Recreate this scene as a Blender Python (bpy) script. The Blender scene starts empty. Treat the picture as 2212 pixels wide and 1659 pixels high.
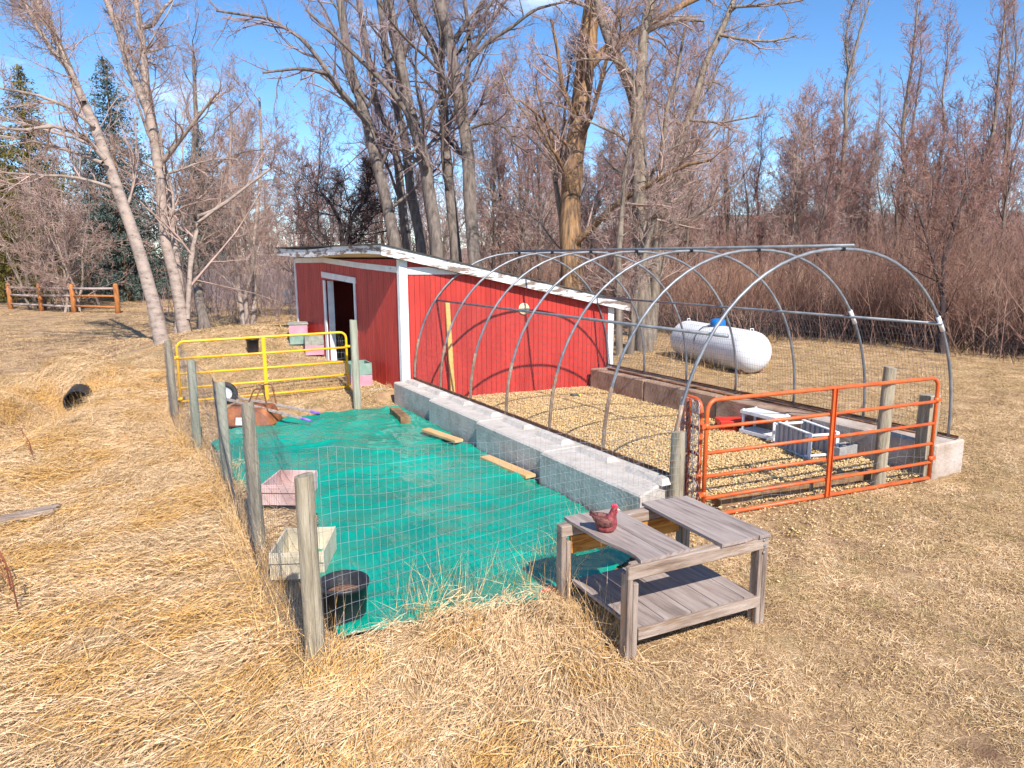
import bpy, math, random
import numpy as np
from mathutils import Vector, Matrix

random.seed(7)
RNG = np.random.default_rng(11)
SC = bpy.context.scene
COL = SC.collection

# ------------------------------------------------------------------ camera
CAM = np.array([-7.364, -5.302, 2.826])
YAW, PIT, ROL, FPX = 0.5220, 0.17737, 0.0037, 1534.1      # FPX for a 2212 px wide frame
_fw = np.array([math.sin(YAW), math.cos(YAW), 0.0])
_rt = np.array([math.cos(YAW), -math.sin(YAW), 0.0])
_up = np.array([0, 0, 1.0])
FWD = _fw * math.cos(PIT) - _up * math.sin(PIT)
UPV = _fw * math.sin(PIT) + _up * math.cos(PIT)
XC = _rt * math.cos(ROL) - UPV * math.sin(ROL)
YC = _rt * math.sin(ROL) + UPV * math.cos(ROL)
cd = bpy.data.cameras.new('camera')
cd.sensor_width = 36.0
cd.lens = FPX / 2212 * 36.0
cd.clip_start = 0.05
cd.clip_end = 3000
co = bpy.data.objects.new('camera', cd)
COL.objects.link(co)
M = Matrix.Identity(4)
for i in range(3):
    M[i][0], M[i][1], M[i][2], M[i][3] = XC[i], YC[i], -FWD[i], CAM[i]
co.matrix_world = M
SC.camera = co

# ------------------------------------------------------------------ sky and sun
SUN = np.array([-0.085, -0.72, 0.69]); SUN /= np.linalg.norm(SUN)
w = bpy.data.worlds.new('World'); SC.world = w; w.use_nodes = True
nt = w.node_tree; nt.nodes.clear()
wo = nt.nodes.new('ShaderNodeOutputWorld'); bg = nt.nodes.new('ShaderNodeBackground')
sky = nt.nodes.new('ShaderNodeTexSky'); sky.sky_type = 'NISHITA'; sky.sun_disc = False
sky.sun_elevation = math.asin(SUN[2]); sky.sun_rotation = math.atan2(SUN[0], SUN[1])
sky.altitude = 2000; sky.air_density = 1.0; sky.dust_density = 0.3; sky.ozone_density = 3.0
tc = nt.nodes.new('ShaderNodeTexCoord'); mp = nt.nodes.new('ShaderNodeMapping')
mp.inputs['Scale'].default_value = (1.6, 1.6, 5.0)
cn = nt.nodes.new('ShaderNodeTexNoise'); cn.inputs['Scale'].default_value = 1.7
cn.inputs['Detail'].default_value = 7; cn.inputs['Roughness'].default_value = 0.6
cr = nt.nodes.new('ShaderNodeValToRGB')
cr.color_ramp.elements[0].position = 0.54; cr.color_ramp.elements[0].color = (0, 0, 0, 1)
cr.color_ramp.elements[1].position = 0.78; cr.color_ramp.elements[1].color = (0.75, 0.75, 0.75, 1)
mx = nt.nodes.new('ShaderNodeMix'); mx.data_type = 'RGBA'
mx.inputs['B'].default_value = (7.0, 7.4, 8.4, 1)
nt.links.new(tc.outputs['Generated'], mp.inputs['Vector']); nt.links.new(mp.outputs[0], cn.inputs['Vector'])
nt.links.new(cn.outputs[0], cr.inputs[0]); nt.links.new(cr.outputs[0], mx.inputs['Factor'])
hs = nt.nodes.new('ShaderNodeHueSaturation'); hs.inputs['Saturation'].default_value = 1.18; hs.inputs['Value'].default_value = 0.84
nt.links.new(sky.outputs[0], hs.inputs['Color']); nt.links.new(hs.outputs[0], mx.inputs['A']); nt.links.new(mx.outputs['Result'], bg.inputs['Color'])
bg.inputs['Strength'].default_value = 0.14
nt.links.new(bg.outputs[0], wo.inputs['Surface'])
sl = bpy.data.lights.new('sun', 'SUN'); sl.energy = 4.1; sl.angle = math.radians(0.53); sl.color = (1.0, 0.925, 0.835)
so = bpy.data.objects.new('sun', sl); COL.objects.link(so)
so.rotation_euler = Vector(SUN).to_track_quat('Z', 'Y').to_euler(); so.location = (0, -10, 20)
SC.view_settings.view_transform = 'Standard'; SC.view_settings.look = 'None'
SC.view_settings.exposure = 0.86; SC.view_settings.gamma = 1.0; SC.view_settings.use_curve_mapping = False
SC.render.engine = 'CYCLES'
SC.cycles.max_bounces = 5; SC.cycles.diffuse_bounces = 2; SC.cycles.glossy_bounces = 2
SC.cycles.transparent_max_bounces = 4; SC.cycles.use_denoising = True; SC.cycles.adaptive_threshold = .02

# ------------------------------------------------------------------ places: photo measurements turned into points of the site
def ray(px, py):
    return FWD + XC * ((px - 1106) / FPX) + YC * ((829.5 - py) / FPX)
def atz(px, py, z=0.0):
    d = ray(px, py); return CAM + d * ((z - CAM[2]) / d[2])
def atd(px, py, depth):
    return CAM + ray(px, py) * depth
def v3(*a): return np.array(a, float)

def _hash(ix, iy, s):
    n = (ix * 374761393 + iy * 668265263 + s * 974634777) & 0x7fffffff
    n = ((n ^ (n >> 13)) * 1274126177) & 0x7fffffff
    return ((n ^ (n >> 16)) & 0xffff) / 65535.0
def vnoise(x, y, s=0):
    x = np.asarray(x, float); y = np.asarray(y, float)
    ix = np.floor(x).astype(np.int64); iy = np.floor(y).astype(np.int64)
    fx = x - ix; fy = y - iy; fx = fx * fx * (3 - 2 * fx); fy = fy * fy * (3 - 2 * fy)
    a = _hash(ix, iy, s); b = _hash(ix + 1, iy, s); c = _hash(ix, iy + 1, s); d = _hash(ix + 1, iy + 1, s)
    return (a + (b - a) * fx) * (1 - fy) + (c + (d - c) * fx) * fy
def fbm(x, y, s=0, o=4):
    t = 0; a = .5; f = 1.0
    for k in range(o):
        t = t + a * (vnoise(np.asarray(x) * f, np.asarray(y) * f, s + k) - .5); a *= .5; f *= 2.03
    return t
def sstep(a, b, x):
    t = np.clip((np.asarray(x, float) - a) / (b - a), 0, 1); return t * t * (3 - 2 * t)

# shed frame
SC0 = v3(-2.36, 7.67, 0)                       # corner between the two painted walls
SU = v3(.991, -.133, 0); SU /= np.linalg.norm(SU)        # along the wall that faces the pen
SD = v3(-.12, .9928, 0); SD /= np.linalg.norm(SD)        # along the wall with the doorway
SL, SW = 5.55, 4.68
DITCH = [(-8.12, 11.35), (-8.35, 10.6), (-8.75, 9.0), (-9.3, 7.3), (-10.6, 5.2), (-13, 2.0)]
def seg_dist(x, y, pts):
    best = np.full(np.shape(x), 1e9); 
    for (ax, ay), (bx, by) in zip(pts[:-1], pts[1:]):
        dx, dy = bx - ax, by - ay
        t = np.clip(((x - ax) * dx + (y - ay) * dy) / (dx * dx + dy * dy), 0, 1)
        best = np.minimum(best, np.hypot(x - ax - t * dx, y - ay - t * dy))
    return best
def zt(x, y):
    x = np.asarray(x, float); y = np.asarray(y, float)
    rx = x - SC0[0]; ry = y - SC0[1]
    t = rx * SD[0] + ry * SD[1]                       # along the doorway wall
    p = -(rx * SD[1] - ry * SD[0])                    # distance out from it
    g = np.interp(t, [-1.2, 0.3, 3.7, 5.6, 9, 16], [0, .2, .44, 1.0, .9, 0])
    g = g * (1 - sstep(.6, 5.2, p)) * (1 - sstep(3.5, 7, -p))
    g = g * np.where(p < 0, sstep(0, .4, t), 1)
    z = g
    dd = seg_dist(x, y, DITCH)
    z = z - .42 * (1 - sstep(.1, .9, dd)) + .16 * sstep(.4, 1.0, dd) * (1 - sstep(1.2, 2.6, dd))
    z = z + .55 * np.exp(-(((x + 7.95) / .75) ** 2 + ((y - 12.55) / .7) ** 2))
    far = np.hypot(x + 7, y + 5)
    z = z + .05 * fbm(x * .5, y * .5, 3) + .5 * fbm(x * .06, y * .06, 5) * sstep(22, 50, far)
    inside = (x > -2.9) & (x < 2.6) & (y < 7.9) & (y > -.5)
    pen = (x > -6.4) & (x < -2.4) & (y < 7.6) & (y > -.8)
    z = np.where(inside | pen, np.maximum(z * .3, -.01) * .5, z)
    z = z + .16 * np.exp(-((y + .95 + .06 * (x + 4)) / .22) ** 2) * sstep(-6.6, -6.0, x) * (1 - sstep(-4.6, -4.2, x))   # drift of straw along the fence foot
    return z
def gz(x, y): return float(zt(np.array([x]), np.array([y]))[0])
def gpt(px, py, dz=0.0):
    z = 0.0
    for k in range(12):
        p = atz(px, py, z + dz); z = .5 * z + .5 * gz(p[0], p[1])
    return v3(p[0], p[1], z)

# ------------------------------------------------------------------ materials
MATS = {}
def ramp_mat(name, stops, scale=6.0, rough=.7, bump=.0, bscale=40, detail=5, metal=0.0, stretch=(1, 1, 1), spec=.4, rand=0.0, second=None, dist=.0, coat=0.0, sheen=0.0):
    """Principled material: a noise drives a colour ramp; object random shifts value; optional stain layer."""
    m = bpy.data.materials.new(name); m.use_nodes = True; MATS[name] = m
    n = m.node_tree.nodes; l = m.node_tree.links
    b = n['Principled BSDF']
    t = n.new('ShaderNodeTexCoord'); mp = n.new('ShaderNodeMapping'); mp.inputs['Scale'].default_value = stretch
    l.new(t.outputs['Object'], mp.inputs['Vector'])
    no = n.new('ShaderNodeTexNoise'); no.inputs['Scale'].default_value = scale; no.inputs['Detail'].default_value = detail
    no.inputs['Roughness'].default_value = .62; no.inputs['Distortion'].default_value = dist
    l.new(mp.outputs[0], no.inputs['Vector'])
    r = n.new('ShaderNodeValToRGB'); e = r.color_ramp.elements
    k = len(stops)
    for i in range(k):
        if i >= 2: e.new(.5)
    for i, s in enumerate(stops):
        e[i].position = .5 + (s[0] - .5) * .62; e[i].color = (*s[1], 1)
    l.new(no.outputs[0], r.inputs[0]); out = r.outputs[0]
    if second:
        col, sc2, lo, hi = second
        n2 = n.new('ShaderNodeTexNoise'); n2.inputs['Scale'].default_value = sc2; n2.inputs['Detail'].default_value = 6; n2.inputs['Roughness'].default_value = .7
        l.new(mp.outputs[0], n2.inputs['Vector'])
        mr = n.new('ShaderNodeMapRange'); mr.inputs['From Min'].default_value = lo; mr.inputs['From Max'].default_value = hi
        l.new(n2.outputs[0], mr.inputs['Value'])
        mi = n.new('ShaderNodeMix'); mi.data_type = 'RGBA'; mi.inputs['B'].default_value = (*col, 1)
        l.new(mr.outputs[0], mi.inputs['Factor']); l.new(out, mi.inputs['A']); out = mi.outputs['Result']
    if rand:
        oi = n.new('ShaderNodeObjectInfo'); h = n.new('ShaderNodeHueSaturation')
        ma = n.new('ShaderNodeMapRange'); ma.inputs['To Min'].default_value = 1 - rand; ma.inputs['To Max'].default_value = 1 + rand
        l.new(oi.outputs['Random'], ma.inputs['Value']); l.new(ma.outputs[0], h.inputs['Value']); l.new(out, h.inputs['Color']); out = h.outputs[0]
    l.new(out, b.inputs['Base Color'])
    b.inputs['Roughness'].default_value = rough; b.inputs['Metallic'].default_value = metal
    b.inputs['Specular IOR Level'].default_value = spec
    if coat: b.inputs['Coat Weight'].default_value = coat
    if bump:
        nb = n.new('ShaderNodeTexNoise'); nb.inputs['Scale'].default_value = bscale; nb.inputs['Detail'].default_value = 6
        l.new(mp.outputs[0], nb.inputs['Vector'])
        bp = n.new('ShaderNodeBump'); bp.inputs['Strength'].default_value = bump; bp.inputs['Distance'].default_value = .02
        l.new(nb.outputs[0], bp.inputs['Height']); l.new(bp.outputs[0], b.inputs['Normal'])
    return m

R_ = ramp_mat
m_ground = R_('dry_ground', [(.25, (.17, .095, .05)), (.45, (.32, .20, .11)), (.6, (.44, .295, .165)), (.8, (.31, .225, .11))], 1.6, .95, .8, 60, 9, second=((.21, .165, .075), .5, .52, .72))
m_soil = R_('bare_soil', [(.3, (.16, .09, .05)), (.7, (.32, .2, .11))], 5, .95, .5, 50)
m_straw = R_('straw', [(.2, (.36, .21, .10)), (.45, (.63, .41, .205)), (.6, (.77, .55, .315)), (.8, (.82, .665, .455))], 26.0, .5, rand=.10, spec=.35, detail=2)
m_straw2 = R_('straw_gold', [(.25, (.38, .19, .055)), (.5, (.66, .38, .12)), (.75, (.77, .54, .25))], 26.0, .5, rand=.10, spec=.35, detail=2)
m_lawn = R_('dry_lawn', [(.2, (.20, .115, .05)), (.42, (.43, .275, .125)), (.58, (.62, .43, .225)), (.78, (.72, .545, .34))], 40.0, .65, rand=.14, spec=.2, detail=2)
m_green = R_('green_grass', [(.3, (.17, .17, .04)), (.7, (.33, .30, .09))], 30, .7, rand=.2, spec=.2)
m_chip = R_('wood_chip', [(.2, (.46, .26, .085)), (.4, (.68, .46, .20)), (.6, (.80, .62, .36)), (.8, (.84, .75, .57))], 50, .8, rand=.22, spec=.2, detail=1)
m_chipbed = R_('chip_bed', [(.3, (.20, .11, .045)), (.5, (.48, .31, .135)), (.75, (.66, .49, .27))], 34, .9, .8, 70)
m_red = R_('red_paint', [(.3, (.40, .030, .022)), (.6, (.50, .042, .030)), (.85, (.42, .035, .028))], 3, .55, .25, 60, stretch=(1, 1, .25), second=((.22, .03, .025), 9, .62, .75), rand=.05)
m_redback = R_('red_groove', [(.3, (.22, .018, .014)), (.7, (.26, .02, .016))], 3, .8)
m_white = R_('white_paint', [(.3, (.70, .70, .70)), (.7, (.82, .82, .81))], 5, .6, .3, 50, second=((.20, .15, .13), 7, .66, .70))
m_peel = R_('peeling_white_paint', [(.3, (.62, .62, .63)), (.7, (.80, .80, .79))], 5, .7, .5, 40, stretch=(.35, .35, 1.6), second=((.22, .16, .13), 6, .50, .56))
m_soffit = R_('soffit_board', [(.3, (.58, .47, .28)), (.7, (.70, .60, .38))], 3, .7)
m_roof = R_('roof_felt', [(.3, (.05, .045, .04)), (.7, (.11, .095, .08))], 6, .9, .5, 60)
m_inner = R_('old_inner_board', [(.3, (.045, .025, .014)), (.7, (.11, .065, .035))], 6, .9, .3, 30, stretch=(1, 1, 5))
m_galv = R_('galvanised_pipe', [(.3, (.17, .185, .205)), (.6, (.25, .265, .285)), (.8, (.33, .34, .35))], 6, .45, metal=.35, spec=.5)
m_rust = R_('rust', [(.25, (.10, .045, .022)), (.55, (.21, .095, .045)), (.8, (.33, .17, .09))], 9, .85, .4, 60)
m_rustpipe = R_('rusty_pipe', [(.3, (.24, .15, .10)), (.6, (.33, .24, .17)), (.8, (.40, .32, .25))], 9, .8, .3, 60)
m_conc = R_('concrete', [(.25, (.38, .34, .30)), (.5, (.49, .445, .40)), (.75, (.55, .505, .46))], 4, .9, .6, 28, second=((.28, .245, .21), 7, .62, .8))
m_concb = R_('stained_concrete', [(.25, (.22, .13, .085)), (.5, (.33, .215, .145)), (.75, (.42, .31, .23))], 3, .9, .6, 28, second=((.16, .10, .07), 6, .56, .8))
m_conct = R_('tan_concrete', [(.25, (.34, .26, .20)), (.5, (.44, .36, .30)), (.75, (.50, .43, .38))], 3, .9, .6, 28, second=((.22, .17, .13), 6, .6, .8))
m_orange = R_('orange_enamel', [(.3, (.52, .085, .02)), (.6, (.68, .13, .03)), (.8, (.60, .10, .025))], 4, .42, .15, 60, second=((.24, .08, .035), 9, .60, .74), spec=.5)
m_yellow = R_('yellow_enamel', [(.3, (.78, .42, .012)), (.7, (.86, .50, .015))], 4, .4, .1, 60, second=((.30, .11, .03), 8, .64, .72), spec=.5)
m_post = R_('treated_post', [(.25, (.20, .165, .115)), (.5, (.33, .285, .205)), (.8, (.44, .39, .29))], 5, .9, .6, 40, stretch=(3, 3, .35), second=((.13, .105, .07), 14, .58, .75))
m_postgreen = R_('greenish_post', [(.25, (.24, .245, .18)), (.5, (.36, .355, .275)), (.8, (.45, .43, .345))], 5, .9, .6, 40, stretch=(3, 3, .35), second=((.17, .16, .12), 14, .60, .75))
m_wire = R_('fence_wire', [(.3, (.40, .42, .45)), (.7, (.52, .54, .56))], 8, .5, metal=.5, spec=.5)
m_wiredark = R_('weathered_wire', [(.3, (.11, .11, .13)), (.7, (.2, .2, .22))], 8, .6, metal=.4)
m_net = R_('bright_netting', [(.3, (.50, .50, .52)), (.7, (.62, .62, .63))], 8, .5)
m_tarp = R_('green_tarpaulin', [(.25, (.0, .20, .14)), (.55, (.0, .285, .20)), (.85, (.008, .34, .25))], 1.1, .25, .8, 6, 7, spec=.8)
m_wood = R_('weathered_wood', [(.2, (.17, .13, .11)), (.45, (.30, .24, .215)), (.7, (.38, .315, .285)), (.9, (.44, .375, .34))], 3.2, .85, .4, 30, 8, stretch=(7, .55, 7), second=((.10, .075, .06), 5, .64, .78))
m_woodx = R_('weathered_wood_crosswise', [(.2, (.16, .105, .075)), (.45, (.30, .225, .175)), (.7, (.40, .32, .265)), (.9, (.46, .38, .32))], 3.2, .85, .4, 30, 8, stretch=(.55, 7, 7), second=((.20, .11, .05), 3, .55, .7))
m_woodz = R_('weathered_wood_upright', [(.2, (.12, .08, .06)), (.45, (.26, .195, .155)), (.7, (.37, .30, .25)), (.9, (.45, .35, .28))], 3.2, .85, .5, 30, 8, stretch=(7, 7, .5), second=((.40, .17, .035), 3, .54, .66))
m_fresh = R_('unweathered_fir', [(.25, (.30, .115, .02)), (.5, (.50, .22, .04)), (.75, (.58, .30, .08))], 2.6, .7, .2, 30, 6, stretch=(.5, 6, 6), dist=1.5)
m_pine = R_('new_pine', [(.25, (.50, .30, .13)), (.6, (.62, .40, .19)), (.85, (.68, .47, .25))], 3, .7, .2, 30, stretch=(2, .4, 2))
m_pinez = R_('new_stud', [(.25, (.55, .32, .09)), (.6, (.68, .42, .13))], 4, .7, .2, 30, stretch=(4, 4, .3))
m_brownwood = R_('brown_timber', [(.3, (.14, .075, .035)), (.7, (.30, .18, .09))], 6, .9, .4, 40)
m_cream = R_('bare_box_wood', [(.25, (.46, .39, .27)), (.6, (.60, .52, .38)), (.85, (.68, .61, .48))], 4, .8, .25, 40)
m_pinkbox = R_('faded_pink_paint', [(.25, (.50, .31, .28)), (.6, (.62, .44, .41)), (.85, (.68, .54, .50))], 4, .8, .25, 40)
m_pink = R_('pink_paint', [(.3, (.56, .24, .31)), (.7, (.68, .33, .41))], 4, .7, .2, 40, second=((.36, .30, .26), 9, .62, .72))
m_greywood = R_('grey_green_box', [(.3, (.22, .25, .21)), (.6, (.36, .35, .29)), (.85, (.45, .42, .35))], 5, .85, .3, 40)
m_greenbox = R_('worn_green_paint', [(.3, (.16, .29, .24)), (.7, (.28, .38, .31))], 5, .8, .3, 40, second=((.4, .33, .27), 9, .56, .72))
m_black = R_('black_plastic', [(.3, (.018, .018, .022)), (.7, (.035, .035, .04))], 5, .42, .1, 50)
m_rubber = R_('tyre_rubber', [(.3, (.02, .02, .022)), (.7, (.045, .045, .045))], 9, .8, .3, 60)
m_plastic = R_('white_plastic', [(.3, (.74, .75, .78)), (.7, (.80, .81, .83))], 3, .45)
m_greyplastic = R_('grey_plastic', [(.3, (.40, .40, .42)), (.7, (.50, .49, .5))], 5, .5)
m_redplastic = R_('red_plastic', [(.3, (.62, .03, .02)), (.7, (.70, .05, .03))], 3, .45)
m_tank = R_('tank_white_enamel', [(.3, (.74, .75, .77)), (.7, (.82, .82, .83))], 2, .42, second=((.42, .40, .38), 5, .66, .80), spec=.5)
m_blue = R_('blue_plastic', [(.3, (.0, .13, .42)), (.7, (.005, .18, .52))], 3, .4)
m_barrow = R_('rusty_orange_tray', [(.25, (.15, .055, .028)), (.5, (.27, .085, .03)), (.8, (.40, .14, .045))], 6, .65, .25, 50)
m_purple = R_('purple_grip', [(.3, (.22, .10, .55)), (.7, (.30, .16, .66))], 4, .5)
m_cedar = R_('cedar_stain', [(.25, (.30, .10, .03)), (.6, (.46, .18, .055)), (.85, (.52, .24, .09))], 7, .8, .4, 40, stretch=(3, 3, .4))
m_rail = R_('weathered_rail', [(.25, (.30, .22, .19)), (.6, (.44, .36, .33))], 7, .85, .4, 40)
m_comb = R_('hen_red', [(.3, (.55, .02, .06)), (.7, (.68, .05, .10))], 8, .5)
m_hen = R_('hen_maroon', [(.25, (.12, .018, .022)), (.5, (.24, .04, .045)), (.8, (.36, .10, .09))], 22, .5, .4, 60)
m_henwing = R_('hen_dark_feather', [(.3, (.05, .018, .018)), (.7, (.20, .07, .055))], 40, .55, .5, 60)
m_face = R_('dial_face', [(.3, (.66, .60, .36)), (.7, (.74, .68, .44))], 12, .5)
m_leafy = R_('bark_grey', [(.2, (.075, .06, .05)), (.5, (.165, .135, .115)), (.8, (.255, .21, .18))], 3.0, .95, 1.0, 16, 8, stretch=(3, 3, .45), second=((.26, .17, .09), 1.2, .62, .78))
m_barkbrown = R_('bark_brown', [(.15, (.055, .035, .022)), (.4, (.16, .10, .06)), (.6, (.30, .17, .08)), (.85, (.40, .28, .18))], 2.6, .95, 1.0, 12, 8, stretch=(3.6, 3.6, .3))
m_birch = R_('bark_pale', [(.15, (.11, .08, .065)), (.35, (.27, .21, .175)), (.6, (.37, .295, .25)), (.85, (.40, .28, .195))], 2.6, .9, .6, 20, 8, stretch=(1.2, 1.2, 2.6), second=((.04, .03, .028), 6, .60, .67))
m_barkpale = R_('bark_olive_pale', [(.2, (.10, .075, .055)), (.5, (.21, .17, .13)), (.8, (.32, .265, .21))], 3, .95, .8, 20, stretch=(3, 3, .4))
m_twig = R_('twigs_tan', [(.2, (0.263, 0.175, 0.144)), (.8, (0.525, 0.381, 0.325))], 1.2, .85, spec=.2)
m_twigred = R_('twigs_reddish', [(.2, (0.252, 0.138, 0.120)), (.8, (0.480, 0.288, 0.246))], 1.2, .85, spec=.2)
m_twiggrey = R_('twigs_grey', [(.2, (0.188, 0.131, 0.131)), (.8, (0.400, 0.306, 0.294))], 1.2, .85, spec=.2)
m_willow = R_('willow_stems', [(.1, (.09, .045, .035)), (.4, (.23, .125, .095)), (.6, (.37, .22, .165)), (.9, (.52, .37, .27))], .45, .85, spec=.2, detail=9)
m_willowy = R_('golden_willow', [(.2, (.34, .17, .05)), (.8, (.55, .31, .10))], .8, .85, spec=.2)
m_darkbrush = R_('dark_scrub', [(.2, (.035, .026, .028)), (.8, (.10, .075, .075))], 1.2, .9, spec=.2)
m_spruce = R_('blue_spruce', [(.2, (.035, .055, .05)), (.5, (.075, .105, .09)), (.8, (.13, .16, .135))], 1.2, .8, spec=.2)
m_spruceo = R_('olive_spruce', [(.2, (.06, .065, .018)), (.5, (.14, .12, .03)), (.8, (.24, .18, .05))], 1.2, .8, spec=.2)
m_hill = R_('far_hillside', [(.3, (.16, .115, .09)), (.55, (.24, .175, .14)), (.8, (.17, .15, .11))], .06, .95, .5, .6, 9)
m_weed = R_('dry_dock_stalk', [(.3, (.16, .045, .025)), (.7, (.30, .10, .05))], 6, .9)
m_mulch = R_('dead_leaf_fill', [(.3, (.14, .07, .04)), (.7, (.32, .18, .11))], 30, .9, .8, 60)
m_cinder = R_('cinder_block', [(.3, (.26, .25, .25)), (.7, (.36, .35, .34))], 20, .95, .5, 60)
m_utility = R_('utility_grey', [(.3, (.28, .32, .36)), (.7, (.38, .42, .46))], 3, .6)

# ------------------------------------------------------------------ mesh helpers
WLOC = {}
def np_mesh(name, V, F, smooth=False):
    """V (n,3) array, F (m,k) array of equal-size faces or list of such arrays"""
    me = bpy.data.meshes.new(name)
    Fs = F if isinstance(F, list) else [F]
    Fs = [np.asarray(f, np.int32) for f in Fs if len(f)]
    V = np.asarray(V, np.float32)
    me.vertices.add(len(V)); me.vertices.foreach_set('co', V.ravel())
    tot = np.concatenate([np.full(len(f), f.shape[1], np.int32) for f in Fs])
    idx = np.concatenate([f.ravel() for f in Fs])
    st = np.concatenate([[0], np.cumsum(tot)[:-1]]).astype(np.int32)
    me.loops.add(len(idx)); me.loops.foreach_set('vertex_index', idx)
    me.polygons.add(len(tot)); me.polygons.foreach_set('loop_start', st); me.polygons.foreach_set('loop_total', tot)
    if smooth: me.polygons.foreach_set('use_smooth', np.ones(len(tot), bool))
    me.update(calc_edges=True); me.validate()
    return me
def link(name, data, parent=None):
    o = bpy.data.objects.new(name, data); COL.objects.link(o)
    if parent is not None: o.parent = parent
    return o
def tag(o, label=None, cat=None, group=None, kind=None):
    if label: o['label'] = label
    if cat: o['category'] = cat
    if group: o['group'] = group
    if kind: o['kind'] = kind
    return o
def thing(name, loc, label, cat, group=None):
    o = link(name, None); o.location = tuple(loc); o.empty_display_size = .2
    WLOC[o.name] = np.array(loc, float)
    return tag(o, label, cat, group)
def root_loc(p):
    L = np.zeros(3)
    while p is not None:
        L = L + WLOC.get(p.name, np.zeros(3)); p = p.parent
    return L

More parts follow.
